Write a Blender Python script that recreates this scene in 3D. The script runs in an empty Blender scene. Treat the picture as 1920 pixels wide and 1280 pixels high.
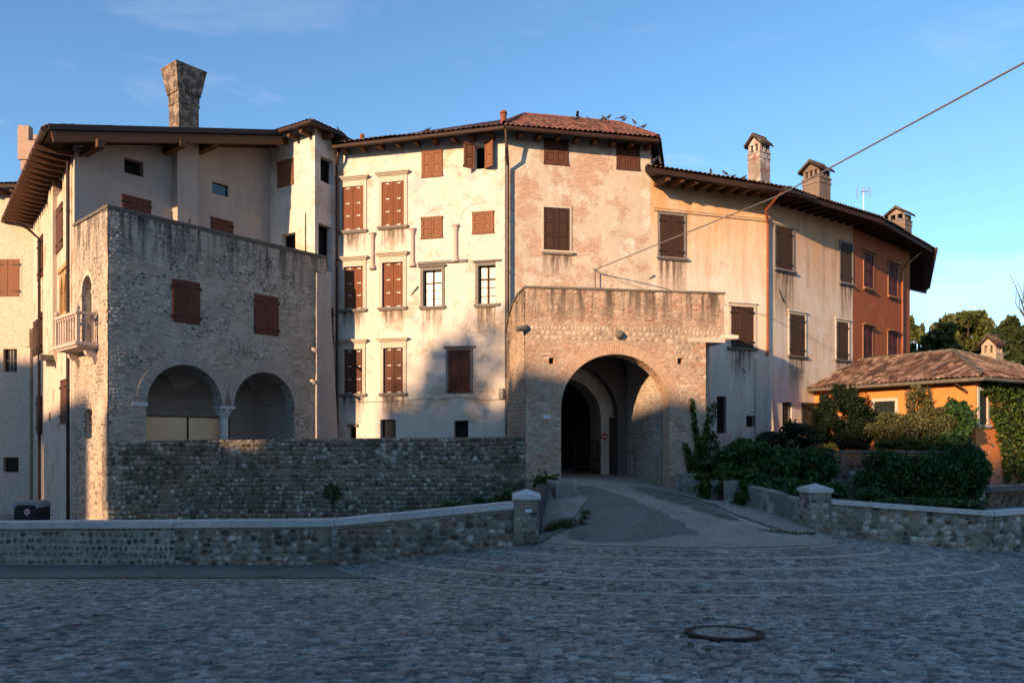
import bpy, math
import numpy as np
from mathutils import Vector
R = math.radians
sc = bpy.context.scene
COL = sc.collection
# ---------------------------------------------------------------- camera, sky, sun, exposure
F, HX, HY = 1400.0, 960.0, 820.0          # focal length and principal point in photo pixels (1920 wide)
cd = bpy.data.cameras.new('camera'); cam = bpy.data.objects.new('camera', cd); COL.objects.link(cam)
cd.sensor_width = 36; cd.lens = F/1920*36; cd.shift_x = 0; cd.shift_y = 180/1920
cd.clip_start = .1; cd.clip_end = 5000
cam.location = (0, 0, 0); cam.rotation_euler = (R(90), 0, 0)
sc.camera = cam
SUN_H = Vector((-.62, -.785)).normalized(); SUN_EL = R(14)
TAN = math.tan(SUN_EL)
sv = Vector((SUN_H.x*math.cos(SUN_EL), SUN_H.y*math.cos(SUN_EL), math.sin(SUN_EL)))
ld = bpy.data.lights.new('sun', 'SUN'); ld.energy = 5.0; ld.angle = R(.9); ld.color = (1, .625, .355)
lo = bpy.data.objects.new('sun', ld); COL.objects.link(lo)
lo.rotation_euler = sv.to_track_quat('Z', 'Y').to_euler(); lo.location = (-40, -45, 30)
w = bpy.data.worlds.new('World'); sc.world = w; w.use_nodes = True
nt = w.node_tree; nt.nodes.clear()
wo = nt.nodes.new('ShaderNodeOutputWorld'); bg = nt.nodes.new('ShaderNodeBackground')
sk = nt.nodes.new('ShaderNodeTexSky'); sk.sky_type = 'NISHITA'; sk.sun_disc = False
sk.sun_elevation = SUN_EL; sk.sun_rotation = math.atan2(SUN_H.x, SUN_H.y)
sk.air_density = 1.0; sk.dust_density = .2; sk.ozone_density = 2.2
bg.inputs[1].default_value = .125
tc = nt.nodes.new('ShaderNodeTexCoord'); mp = nt.nodes.new('ShaderNodeMapping')
mp.inputs['Scale'].default_value = (1.1, 1.1, 4.5); mp.inputs['Rotation'].default_value = (R(8), R(-9), 0)
mp.inputs['Location'].default_value = (.35, .1, .2)
nz = nt.nodes.new('ShaderNodeTexNoise'); nz.inputs['Scale'].default_value = 2.1; nz.inputs['Detail'].default_value = 8
nz.inputs['Roughness'].default_value = .62; nz.inputs['Distortion'].default_value = .5
cr = nt.nodes.new('ShaderNodeValToRGB'); cr.color_ramp.elements[0].position = .6; cr.color_ramp.elements[1].position = .85
sx = nt.nodes.new('ShaderNodeSeparateXYZ'); hz = nt.nodes.new('ShaderNodeMapRange')
hz.inputs[1].default_value = .0; hz.inputs[2].default_value = .55; hz.inputs[3].default_value = 1; hz.inputs[4].default_value = .12
mu = nt.nodes.new('ShaderNodeMath'); mu.operation = 'MULTIPLY'
mx = nt.nodes.new('ShaderNodeMixRGB'); mx.inputs[2].default_value = (3.9, 3.9, 4.6, 1)
L = nt.links.new
L(tc.outputs['Generated'], mp.inputs[0]); L(mp.outputs[0], nz.inputs['Vector']); 
L(tc.outputs['Generated'], sx.inputs[0]); L(sx.outputs[2], hz.inputs[0])
ho = nt.nodes.new('ShaderNodeMapRange'); ho.inputs[1].default_value = 0; ho.inputs[2].default_value = .3; ho.inputs[3].default_value = .46; ho.inputs[4].default_value = -.01
ad = nt.nodes.new('ShaderNodeMath'); ad.operation = 'ADD'; L(sx.outputs[2], ho.inputs[0]); L(nz.outputs[0], ad.inputs[0]); L(ho.outputs[0], ad.inputs[1]); L(ad.outputs[0], cr.inputs[0])
L(cr.outputs[0], mu.inputs[0]); L(hz.outputs[0], mu.inputs[1])
L(mu.outputs[0], mx.inputs[0]); tn = nt.nodes.new('ShaderNodeMixRGB'); tn.blend_type = 'MULTIPLY'; tn.inputs[0].default_value = 1; tn.inputs[2].default_value = (.68, .885, 1.0, 1)
L(sk.outputs[0], tn.inputs[1]); L(tn.outputs[0], mx.inputs[1]); L(mx.outputs[0], bg.inputs[0]); L(bg.outputs[0], wo.inputs[0])
sc.view_settings.view_transform = 'Standard'; sc.view_settings.look = 'None'
sc.view_settings.exposure = 1.05; sc.view_settings.gamma = 1

# ---------------------------------------------------------------- small maths
def hsh(i, j=0., k=0.):
    v = np.sin(np.asarray(i, float)*127.1 + np.asarray(j, float)*311.7 + k*74.7)*43758.5453
    return v - np.floor(v)
def sst(a, b, x):
    t = np.clip((np.asarray(x, float)-a)/(b-a), 0, 1); return t*t*(3-2*t)
def vnoise(x, y, k=0.):
    i = np.floor(x); j = np.floor(y); u = x-i; v = y-j; u = u*u*(3-2*u); v = v*v*(3-2*v)
    a = hsh(i, j, k); b = hsh(i+1, j, k); c = hsh(i, j+1, k); d = hsh(i+1, j+1, k)
    return (a*(1-u)+b*u)*(1-v)+(c*(1-u)+d*u)*v
def fbm(x, y, k=0.):
    return .5*vnoise(x, y, k)+.27*vnoise(x*2.1, y*2.1, k+1)+.15*vnoise(x*4.3, y*4.3, k+2)+.08*vnoise(x*8.7, y*8.7, k+3)
def pt(px, py, Y): return Vector(((px-HX)/F*Y, Y, (HY-py)/F*Y))

# ---------------------------------------------------------------- materials
def newmat(name):
    m = bpy.data.materials.new(name); m.use_nodes = True; t = m.node_tree
    return m, t, t.nodes['Principled BSDF']
class T:
    def __init__(s, name, rough=.9):
        s.m, s.t, s.b = newmat(name); s.b.inputs['Roughness'].default_value = rough
        s.b.inputs['Specular IOR Level'].default_value = .25
        s.tc = s.n('TexCoord')
    def n(s, k): return s.t.nodes.new('ShaderNode'+k)
    def l(s, a, b): s.t.links.new(a, b)
    def mapn(s, src='Object', sca=(1, 1, 1), loc=(0, 0, 0), rot=(0, 0, 0)):
        m = s.n('Mapping'); s.l(s.tc.outputs[src], m.inputs[0])
        m.inputs['Scale'].default_value = sca; m.inputs['Location'].default_value = loc; m.inputs['Rotation'].default_value = rot
        return m.outputs[0]
    def noise(s, vec, sca, det=5, rough=.6, dist=0):
        x = s.n('TexNoise'); s.l(vec, x.inputs['Vector']); x.inputs['Scale'].default_value = sca
        x.inputs['Detail'].default_value = det; x.inputs['Roughness'].default_value = rough; x.inputs['Distortion'].default_value = dist
        return x.outputs[0]
    def ramp(s, v, pts, interp='LINEAR'):
        r = s.n('ValToRGB'); s.l(v, r.inputs[0]); e = r.color_ramp.elements; r.color_ramp.interpolation = interp
        while len(e) < len(pts): e.new(.5)
        for q, (p, c) in zip(e, pts): q.position = p; q.color = (c, c, c, 1) if not hasattr(c, '__len__') else (*c, 1)
        return r.outputs[0]
    def mix(s, f, a, b, mode='MIX'):
        m = s.n('MixRGB'); m.blend_type = mode
        for v, i in ((f, 0), (a, 1), (b, 2)):
            if hasattr(v, 'is_linked') or hasattr(v, 'links'): s.l(v, m.inputs[i])
            elif hasattr(v, '__len__'): m.inputs[i].default_value = (*v, 1)
            else: m.inputs[i].default_value = v if i == 0 else (v, v, v, 1)
        return m.outputs[0]
    def math(s, op, a, b=None):
        m = s.n('Math'); m.operation = op
        for v, i in ((a, 0), (b, 1)):
            if v is None: continue
            if hasattr(v, 'links'): s.l(v, m.inputs[i])
            else: m.inputs[i].default_value = v
        return m.outputs[0]
    def attr(s, name):
        a = s.n('Attribute'); a.attribute_name = name; return a.outputs['Fac']
    def bump(s, h, dist=.01, st=1., prev=None):
        b = s.n('Bump'); b.inputs['Strength'].default_value = st; b.inputs['Distance'].default_value = dist
        s.l(h, b.inputs['Height'])
        if prev is not None: s.l(prev, b.inputs['Normal'])
        return b.outputs[0]
    def out(s, col, nor=None, rough=None):
        if hasattr(col, 'links'): s.l(col, s.b.inputs['Base Color'])
        else: s.b.inputs['Base Color'].default_value = (*col, 1)
        if nor is not None: s.l(nor, s.b.inputs['Normal'])
        if rough is not None: s.l(rough, s.b.inputs['Roughness'])
        return s.m

def brick_tex(s, c1, c2, mort, bw=.25, bh=.07, ms=.009):
    x = s.n('TexBrick'); v = s.mapn('UV')
    # wobble the courses a little
    nn = s.n('TexNoise'); nn.inputs['Scale'].default_value = 1.3; nn.inputs['Detail'].default_value = 3; s.l(v, nn.inputs['Vector'])
    va = s.n('VectorMath'); va.operation = 'MULTIPLY_ADD'; s.l(nn.outputs[1], va.inputs[0]); va.inputs[1].default_value = (.06, .06, 0); s.l(v, va.inputs[2])
    s.l(va.outputs[0], x.inputs['Vector'])
    x.inputs['Scale'].default_value = 1; x.inputs['Brick Width'].default_value = bw; x.inputs['Row Height'].default_value = bh
    x.inputs['Mortar Size'].default_value = ms; x.inputs['Mortar Smooth'].default_value = .4; x.inputs['Bias'].default_value = -.1
    x.inputs['Color1'].default_value = (*c1, 1); x.inputs['Color2'].default_value = (*c2, 1); x.inputs['Mortar'].default_value = (*mort, 1)
    return x.outputs['Color'], x.outputs['Fac']

def plaster(name, c1, c2, patch=None, pth=.62, brick=None, bth=.66, stain=.35, top=None, seed=0., stainc=(.16, .14, .11), zones=()):
    s = T(name, .93); ob = s.mapn('Object', loc=(seed, seed*.7, seed*.3))
    n1 = s.noise(ob, .55, 7, .62, .3); n2 = s.noise(ob, 1.3, 8, .68, .4); n3 = s.noise(ob, 6, 6, .7)
    col = s.mix(s.ramp(n1, [(.35, 0.), (.68, 1.)]), c1, c2)
    if patch is not None:
        col = s.mix(s.ramp(n2, [(pth-.02, 0.), (pth+.02, 1.)]), col, patch)
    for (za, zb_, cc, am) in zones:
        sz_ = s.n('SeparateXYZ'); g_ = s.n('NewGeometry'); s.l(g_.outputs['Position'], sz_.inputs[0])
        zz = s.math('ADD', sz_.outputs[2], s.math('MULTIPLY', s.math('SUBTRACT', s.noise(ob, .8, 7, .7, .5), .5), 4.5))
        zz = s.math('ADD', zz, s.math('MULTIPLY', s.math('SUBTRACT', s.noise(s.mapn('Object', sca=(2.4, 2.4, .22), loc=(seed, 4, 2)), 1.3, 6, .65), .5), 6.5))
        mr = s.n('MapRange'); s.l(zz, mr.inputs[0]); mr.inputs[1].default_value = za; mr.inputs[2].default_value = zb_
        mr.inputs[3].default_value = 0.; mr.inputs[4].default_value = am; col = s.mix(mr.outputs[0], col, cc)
    nb = s.noise(s.mapn('Object', loc=(7+seed, 3, 1)), .9, 9, .72, .3)
    bm = None
    if brick is not None:
        bc, bf = brick_tex(s, brick, tuple(x*.7 for x in brick), tuple(min(1, x*1.3) for x in brick))
        bm = s.ramp(nb, [(bth-.04, 0.), (bth+.03, 1.)])
        col = s.mix(bm, col, bc)
    st = s.noise(s.mapn('Object', sca=(1.6, 1.6, .16), loc=(seed, 0, 0)), 1.4, 7, .7)
    col = s.mix(s.math('MULTIPLY', s.ramp(st, [(.5, 0.), (.75, 1.)]), stain), col, stainc)
    col = s.mix(s.ramp(n3, [(.3, .28), (.72, 0.)]), col, tuple(x*.6 for x in c1))
    sp = s.noise(s.mapn('Object'), 28, 3, .6)
    col = s.mix(s.ramp(sp, [(.64, 0.), (.74, .35)]), col, tuple(x*.45 for x in c1))
    h = s.mix(.5, n3, s.noise(ob, 30, 4, .65))
    nor = s.bump(h, .034, .9)
    if brick is not None: nor = s.bump(s.mix(bm, s.ramp(n2, [(.4, .55), (.6, .75)]), s.mix(bf, .5, 0.)), .03, .7, nor)
    return s.out(col, nor)

def masonry(name, c1, c2, mort, dark=(.05, .045, .04), bw=.24, bh=.066, stones=.0, streak=.0, tint=None, tth=.6, seed=0.):
    s = T(name, .92); ob = s.mapn('Object', loc=(seed, 0, 0)); bc, bf = brick_tex(s, c1, c2, mort, bw, bh, bh*.2)
    n1 = s.noise(ob, .7, 7, .65); n3 = s.noise(ob, 9, 5, .7)
    col = s.mix(s.ramp(n1, [(.38, .6), (.62, 0.)]), bc, mort)
    if tint is not None: col = s.mix(s.ramp(s.noise(s.mapn('Object', loc=(3, 9, seed)), 3.2, 6, .75), [(tth, 0.), (tth+.06, .8)]), col, tint)
    if stones:
        v = s.n('TexVoronoi'); s.l(s.mapn('UV', sca=(1, 1.5, 1)), v.inputs['Vector']); v.inputs['Scale'].default_value = 6.5
        cs = s.n('SeparateXYZ'); s.l(v.outputs['Color'], cs.inputs[0])
        m1 = s.math('MULTIPLY', s.math('GREATER_THAN', cs.outputs[0], 1-stones), s.math('LESS_THAN', v.outputs['Distance'], .36))
        m1 = s.math('MULTIPLY', m1, s.ramp(s.noise(ob, .5, 5, .6), [(.4, 0.), (.55, 1.)]))
        col = s.mix(m1, col, s.mix(cs.outputs[1], (.06, .07, .085), (.24, .22, .19)))
    if streak:
        st = s.noise(s.mapn('Object', sca=(2.2, 2.2, .25), loc=(seed, 1, 0)), 1.6, 6, .7)
        zz = s.attr('top')
        mk = s.math('MULTIPLY', s.ramp(st, [(.44, 0.), (.6, 1.)]), s.math('MULTIPLY', zz, streak))
        col = s.mix(mk, col, dark)
    col = s.mix(s.ramp(n3, [(.28, .6), (.55, 0.)]), col, tuple(x*.5 for x in c1))
    col = s.mix(s.ramp(s.noise(ob, 30, 3, .7), [(.32, .35), (.5, 0.)]), col, tuple(x*.3 for x in c1))
    nor = s.bump(s.mix(.4, s.noise(ob, 22, 5, .7), n3), .014, .8)
    nor = s.bump(s.mix(bf, 1., 0.), .010, .7, nor)
    return s.out(col, nor)

def stonemat(name, cols, mort, moss=(.02, .028, .012), mossamt=.35, rough=.85, warm=None):
    s = T(name, rough); ob = s.mapn('Object')
    r = s.attr('rnd'); m = s.attr('msk')
    k = len(cols); col = s.ramp(r, [(i/(k-1), c) for i, c in enumerate(cols)])
    n2 = s.noise(ob, 14, 6, .7); n1 = s.noise(ob, .8, 6, .65)
    col = s.mix(s.ramp(n2, [(.35, .5), (.65, 0.)]), col, tuple(x*.4 for x in cols[0]))
    mo = s.mix(s.ramp(n2, [(.3, 0.), (.7, 1.)]), tuple(x*.55 for x in mort), mort)
    col = s.mix(m, mo, col)
    col = s.mix(s.math('MULTIPLY', s.ramp(n1, [(.46, 0.), (.64, 1.)]), mossamt), col, moss)
    if warm is not None: col = s.mix(s.math('MULTIPLY', s.ramp(s.noise(s.mapn('Object', loc=(5, 5, 5)), .6, 5, .6), [(.45, 0.), (.6, 1.)]), .5), col, warm)
    return s.out(col, s.bump(s.noise(ob, 40, 5, .7), .012, .8))

def simple(name, c, rough=.7, var=.35, scale=8, metal=0., bump=.004, sz=(1, 1, 1), spec=None):
    s = T(name, rough); s.b.inputs['Metallic'].default_value = metal
    if spec is not None: s.b.inputs['Specular IOR Level'].default_value = spec
    n = s.noise(s.mapn('Object', sca=sz), scale, 6, .65)
    col = s.mix(s.ramp(n, [(.3, 1.), (.7, 0.)]), c, tuple(x*(1-var) for x in c))
    n2 = s.noise(s.mapn('Object'), .9, 5, .6)
    col = s.mix(s.ramp(n2, [(.35, .3), (.65, 0.)]), col, tuple(x*.55 for x in c))
    return s.out(col, s.bump(n, bump, .8))

def wood(name, c, c2, rough=.75):
    s = T(name, rough); oi = s.n('ObjectInfo')
    a = s.noise(s.mapn('Object', sca=(13, 13, .7)), 1.3, 6, .7); b = s.noise(s.mapn('Object', sca=(30, 30, 1.5)), 2, 4, .7)
    col = s.mix(s.ramp(a, [(.3, 0.), (.7, 1.)]), c, c2)
    col = s.mix(s.ramp(b, [(.35, .5), (.6, 0.)]), col, tuple(x*.35 for x in c))
    col = s.mix(s.math('MULTIPLY', oi.outputs['Random'], .35), col, tuple(x*.5 for x in c))
    return s.out(col, s.bump(b, .006, .8))

def dk(c): return tuple(x*.62 for x in c)
def leafmat(name, c1, c2, c3, rough=.55):
    s = T(name, rough); r = s.attr('rnd')
    col = s.ramp(r, [(0, c1), (.6, c2), (1, c3)])
    s.b.inputs['Specular IOR Level'].default_value = .3
    m = s.out(col); t = s.t
    tr = s.n('BsdfTranslucent'); s.l(col, tr.inputs[0]); ad = s.n('MixShader'); ad.inputs[0].default_value = .3
    s.l(s.b.outputs[0], ad.inputs[1]); s.l(tr.outputs[0], ad.inputs[2]); s.l(ad.outputs[0], t.nodes['Material Output'].inputs[0])
    return m

def tilemat(name, cols, lich=(.16, .14, .09), la=.4):
    s = T(name, .88); r = s.attr('rnd')
    k = len(cols); col = s.ramp(r, [(i/(k-1), c) for i, c in enumerate(cols)])
    n = s.noise(s.mapn('Object'), 9, 6, .7); n1 = s.noise(s.mapn('Object'), 1.1, 5, .65)
    col = s.mix(s.ramp(n, [(.35, .6), (.6, 0.)]), col, tuple(x*.3 for x in cols[0]))
    col = s.mix(s.math('MULTIPLY', s.ramp(n1, [(.5, 0.), (.62, 1.)]), la), col, lich)
    return s.out(col, s.bump(n, .01, .8))

def groundmat(name, c, c2, seed=0.):
    s = T(name, .92); ob = s.mapn('Object', loc=(seed, seed, 0)); n1 = s.noise(ob, .9, 8, .7, .6); n2 = s.noise(ob, 17, 6, .85)
    n3 = s.noise(s.mapn('Object', sca=(1, .35, 1), rot=(0, 0, .25), loc=(seed, 2, 0)), 1.6, 7, .7)
    col = s.mix(s.ramp(n1, [(.35, 0.), (.65, 1.)]), c, c2); col = s.mix(s.ramp(n3, [(.5, 0.), (.62, .5)]), col, tuple(x*.55 for x in c))
    col = s.mix(s.ramp(n2, [(.34, .75), (.5, 0.)]), col, tuple(x*.35 for x in c)); col = s.mix(s.ramp(n2, [(.54, 0.), (.66, .6)]), col, tuple(min(.8, x*1.7) for x in c))
    return s.out(col, s.bump(n2, .02, .9))
M = {}
M['plaster_palace'] = plaster('palace_plaster', (.62, .575, .50), (.52, .49, .43), (.44, .43, .41), .58, (.50, .41, .31), .575, .3)
M['plaster_centre'] = plaster('centre_plaster', (.52, .455, .36), (.42, .37, .295), (.58, .53, .45), .58, (.44, .31, .225), .53, .3, seed=4.)
M['plaster_grey'] = plaster('grey_plaster', (.37, .33, .285), (.29, .27, .25), (.40, .33, .26), .6, None, .7, .35, seed=9.)
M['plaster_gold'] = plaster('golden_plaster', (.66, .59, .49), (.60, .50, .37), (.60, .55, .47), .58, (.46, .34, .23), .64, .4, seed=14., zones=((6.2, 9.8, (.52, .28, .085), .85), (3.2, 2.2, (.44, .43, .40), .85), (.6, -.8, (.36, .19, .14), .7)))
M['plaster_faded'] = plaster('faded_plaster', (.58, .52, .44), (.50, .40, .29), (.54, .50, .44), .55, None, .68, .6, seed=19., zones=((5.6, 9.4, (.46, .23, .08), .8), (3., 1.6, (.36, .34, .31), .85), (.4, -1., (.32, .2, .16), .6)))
M['plaster_orange'] = plaster('orange_plaster', (.33, .095, .033), (.25, .07, .03), (.36, .13, .06), .62, None, .7, .3, seed=24.)
M['plaster_annex'] = plaster('annex_plaster', (.68, .24, .06), (.54, .17, .05), (.58, .40, .27), .63, None, .7, .4, seed=31., zones=((-.2, -1.6, (.34, .16, .12), .8),))
M['plaster_side'] = plaster('side_plaster', (.56, .47, .37), (.48, .41, .33), (.42, .36, .29), .6, (.42, .29, .19), .58, .2, seed=37.)
M['brick_far'] = masonry('pale_painted_brick', (.56, .45, .34), (.50, .39, .29), (.60, .50, .40), dark=(.3, .22, .16), tint=(.42, .24, .14), tth=.66, seed=2.)
M['tower_brick'] = masonry('grey_brick', (.38, .33, .275), (.25, .22, .185), (.42, .375, .32), stones=.5, streak=1., dark=(.03, .03, .028), bh=.085, bw=.3, seed=5., tint=(.56, .50, .42), tth=.57)
M['far_tower'] = masonry('far_tower_brick', (.36, .24, .165), (.28, .19, .135), (.38, .29, .22), seed=3.)
M['gate_brick'] = masonry('warm_brick', (.52, .32, .20), (.40, .26, .17), (.54, .42, .30), stones=.15, streak=.8, dark=(.07, .045, .035), bh=.075, bw=.27, tint=(.42, .19, .10), tth=.6, seed=8.)
M['arch_brick'] = masonry('arch_brick', (.36, .31, .25), (.25, .21, .17), (.38, .34, .28), bw=.3, bh=.075, seed=11.)
M['gate_arch'] = masonry('gate_arch_brick', (.44, .29, .185), (.30, .19, .12), (.44, .33, .235), bw=.3, bh=.075, seed=12.)
M['cobble'] = stonemat('cobble_masonry', [(.06, .052, .042), (.15, .13, .10), (.25, .22, .17), (.37, .33, .265), (.66, .61, .52)], (.26, .21, .145), moss=(.035, .036, .02), mossamt=.6)
M['cobble_lit'] = stonemat('cobble_masonry_sunlit', [(.18, .14, .11), (.32, .26, .2), (.42, .35, .27), (.55, .47, .38)], (.46, .38, .29), mossamt=.2)  # lighter copy of the cobble colours, sunlight put into the tone
M['cobble_low'] = stonemat('cobble_low_masonry', [(.06, .055, .045), (.17, .15, .12), (.28, .25, .2), (.43, .39, .33), (.72, .67, .58)], (.34, .27, .185), moss=(.05, .045, .03), mossamt=.5)
M['cobble_pale'] = stonemat('cobble_pale_masonry', [(.06, .058, .055), (.15, .14, .125), (.25, .235, .2), (.44, .41, .36)], (.52, .46, .36), moss=(.14, .12, .09), mossamt=.4)
def slab():
    s = T('pale_stone', .85); oi = s.n('ObjectInfo'); ob = s.mapn('Object'); n = s.noise(ob, 5, 8, .7); n2 = s.noise(ob, 30, 4, .7)
    col = s.mix(s.ramp(n, [(.35, 0.), (.7, 1.)]), (.60, .59, .56), (.43, .42, .385)); col = s.mix(s.math('MULTIPLY', oi.outputs['Random'], .45), col, (.34, .335, .31))
    col = s.mix(s.ramp(s.noise(ob, 2.2, 8, .75), [(.56, 0.), (.64, .55)]), col, (.16, .155, .12)); col = s.mix(s.ramp(n2, [(.3, .4), (.5, 0.)]), col, (.2, .2, .18))
    return s.out(col, s.bump(n2, .006, .8))
M['stone_white'] = slab()
M['orange_trim'] = simple('faded_orange_trim', (.30, .155, .09), .85, .3, 10)
M['stone_cream'] = simple('cream_stone', (.52, .46, .37), .85, .25, 10)
M['stone_pink'] = simple('pinkish_stone', (.50, .40, .34), .8, .2, 12)
M['stone_grey'] = simple('grey_stone', (.20, .185, .165), .85, .35, 10)
M['stone_old'] = simple('weathered_stone', (.16, .145, .115), .9, .55, 7, bump=.02)
M['parapet'] = plaster('parapet_stone', (.24, .225, .19), (.13, .12, .10), (.34, .33, .29), .56, None, .7, .6, seed=77., stainc=(.05, .055, .035))
M['concrete'] = groundmat('concrete', (.33, .31, .27), (.23, .22, .19), 9.)
M['concrete_shaded'] = simple('shaded_concrete', (.065, .065, .065), .9, .4, 5)  # concrete coloured near black for the shade on its face
M['asphalt_old'] = groundmat('worn_asphalt', (.18, .17, .145), (.125, .12, .10), 6.)
M['asphalt'] = groundmat('asphalt', (.20, .19, .17), (.14, .135, .12), 3.)
M['gravel'] = groundmat('gravelly_asphalt', (.38, .345, .29), (.25, .225, .19))
M['band'] = simple('paving_band_stone', (.46, .39, .32), .85, .35, 9)
M['wood_red'] = wood('reddish_brown_wood', (.22, .078, .03), (.11, .036, .016))
M['wood_plain'] = wood('shaded_brown_wood', (.13, .045, .026), (.085, .03, .018))
M['wood_mid'] = wood('mid_brown_wood', (.25, .11, .055), (.18, .08, .04))
M['wood_umber'] = wood('umber_wood', (.12, .048, .028), (.075, .03, .018))
M['wood_old'] = wood('weathered_dark_wood', (.075, .036, .02), (.012, .008, .006))
M['wood_wine'] = wood('wine_red_wood', (.085, .016, .014), (.06, .012, .012))
M['wood_green'] = wood('dark_green_wood', (.012, .022, .018), (.01, .016, .015))
M['rafter'] = wood('rafter_wood', (.14, .065, .032), (.09, .042, .022))
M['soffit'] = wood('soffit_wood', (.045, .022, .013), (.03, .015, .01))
M['cap_tile'] = tilemat('cap_tiles', [(.05, .03, .022), (.12, .055, .035), (.2, .10, .07)], la=.5)
M['iron'] = simple('black_iron', (.012, .011, .011), .6, .3, 10)
M['pipe'] = simple('brown_metal_pipe', (.035, .02, .014), .45, .3, 5)
M['pipe_copper'] = simple('copper_pipe', (.30, .10, .04), .4, .3, 5, metal=.4)
M['gutter'] = simple('brown_gutter', (.05, .028, .02), .5, .3, 5)
M['clip'] = simple('pale_metal_clip', (.6, .6, .58), .5, .1, 5)
M['beige'] = simple('beige_panel', (.68, .45, .26), .8, .12, 3)
M['vault'] = simple('loggia_plaster', (.58, .53, .47), .9, .2, 3)
M['room'] = simple('room_shade', (.03, .027, .025), .9, .3, 3)  # near-black tone standing in for the shade inside openings
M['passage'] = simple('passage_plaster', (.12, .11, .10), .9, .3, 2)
M['terracotta'] = simple('terracotta', (.22, .075, .045), .85, .3, 9)
M['bin'] = simple('dark_plastic', (.012, .018, .022), .5, .2, 5)
M['bin_lid'] = simple('blue_grey_plastic', (.17, .24, .31), .5, .15, 5)
M['red'] = simple('red_enamel', (.35, .012, .015), .5, .1, 5)
M['white'] = simple('white_enamel', (.75, .76, .78), .5, .08, 5)
M['blue'] = simple('blue_enamel', (.06, .14, .34), .4, .1, 5)
M['cable'] = simple('grey_cable', (.14, .13, .125), .6, .2, 5)
M['yellow'] = simple('yellow_blossom', (.7, .42, .05), .7, .2, 12)
M['antenna'] = simple('pale_aluminium', (.32, .32, .32), .4, .1, 5, metal=.5)
M['bark'] = simple('bark', (.07, .055, .04), .95, .5, 12, bump=.02)
M['pigeon'] = simple('pigeon_grey', (.05, .052, .06), .7, .3, 20)
M['gothic'] = simple('yellow_tracery_stone', (.48, .30, .14), .85, .35, 10)
M['tile'] = tilemat('roof_tiles', [(.04, .022, .018), (.11, .042, .028), (.165, .062, .04), (.27, .13, .085)], la=.3)
M['tile_old'] = tilemat('old_roof_tiles', [(.028, .02, .016), (.085, .046, .03), (.15, .08, .052), (.23, .14, .10), (.42, .31, .23)], la=.3)
def window_glass(name, c):
    s = T(name, .08); s.b.inputs['Specular IOR Level'].default_value = .9; return s.out(c)
M['glass'] = window_glass('window_glass', (.02, .022, .025))
M['glass_pale'] = simple('pale_window_glass', (.12, .125, .1), .25, .05, 2, spec=.6)
M['leaf_ivy'] = leafmat('ivy_leaf', (.012, .034, .010), (.033, .082, .022), (.075, .15, .036))
M['leaf_vine'] = leafmat('vine_leaf', (.018, .04, .006), (.045, .085, .012), (.09, .14, .025))
M['leaf_conifer'] = leafmat('conifer_leaf', (.004, .010, .005), (.010, .022, .009), (.024, .042, .016))
M['leaf_golden'] = leafmat('golden_leaf', (.035, .045, .014), (.09, .095, .03), (.2, .19, .08))
M['leaf_tree'] = leafmat('tree_leaf', (.03, .045, .01), (.08, .10, .025), (.14, .15, .04))
M['leaf_dark'] = leafmat('dark_tree_leaf', (.015, .03, .01), (.04, .06, .018), (.07, .09, .025))
M['leaf_grass'] = leafmat('grass_blade', (.03, .04, .012), (.07, .085, .02), (.14, .13, .05))
def cobblemat():
    s = T('plaza_cobbles', .62); ob = s.mapn('Object'); r = s.attr('rnd'); m = s.attr('msk')
    s.b.inputs['Specular IOR Level'].default_value = .4
    col = s.ramp(r, [(0, (.055, .05, .043)), (.1, (.14, .13, .11)), (.3, (.28, .262, .22)), (.7, (.38, .35, .29)), (.88, (.45, .42, .36)), (1, (.56, .53, .46))])
    n2 = s.noise(ob, 22, 6, .75); n1 = s.noise(ob, .45, 6, .6)
    col = s.mix(s.ramp(n2, [(.3, .55), (.65, 0.)]), col, (.035, .035, .038))
    col = s.mix(m, (.085, .075, .06), col)
    col = s.mix(s.ramp(n1, [(.35, .35), (.65, 0.)]), col, (.05, .05, .055))
    return s.out(col, s.bump(s.noise(ob, 30, 6, .75), .012, .9), s.ramp(n2, [(.3, .8), (.7, .5)]))
M['plaza'] = cobblemat()
def stainmat():
    s = T('runoff_stain', .95); u = s.n('UVMap'); sp = s.n('SeparateXYZ'); s.l(u.outputs[0], sp.inputs[0])
    st = s.noise(s.mapn('Object', sca=(3.2, 3.2, .3)), 2.2, 7, .75); m = s.ramp(st, [(.4, 0.), (.62, 1.)])
    f = s.math('MULTIPLY', m, s.ramp(sp.outputs[1], [(0., 0.), (.5, .45), (1., .9)])); ed = s.ramp(sp.outputs[0], [(0., 0.), (.12, 1.), (.88, 1.), (1., 0.)])
    f = s.math('MULTIPLY', f, ed); s.out((.11, .075, .045)); tr = s.n('BsdfTransparent'); mxx = s.n('MixShader')
    s.l(f, mxx.inputs[0]); s.l(tr.outputs[0], mxx.inputs[1]); s.l(s.b.outputs[0], mxx.inputs[2]); s.l(mxx.outputs[0], s.t.nodes['Material Output'].inputs[0]); return s.m
M['stain'] = stainmat()

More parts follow.
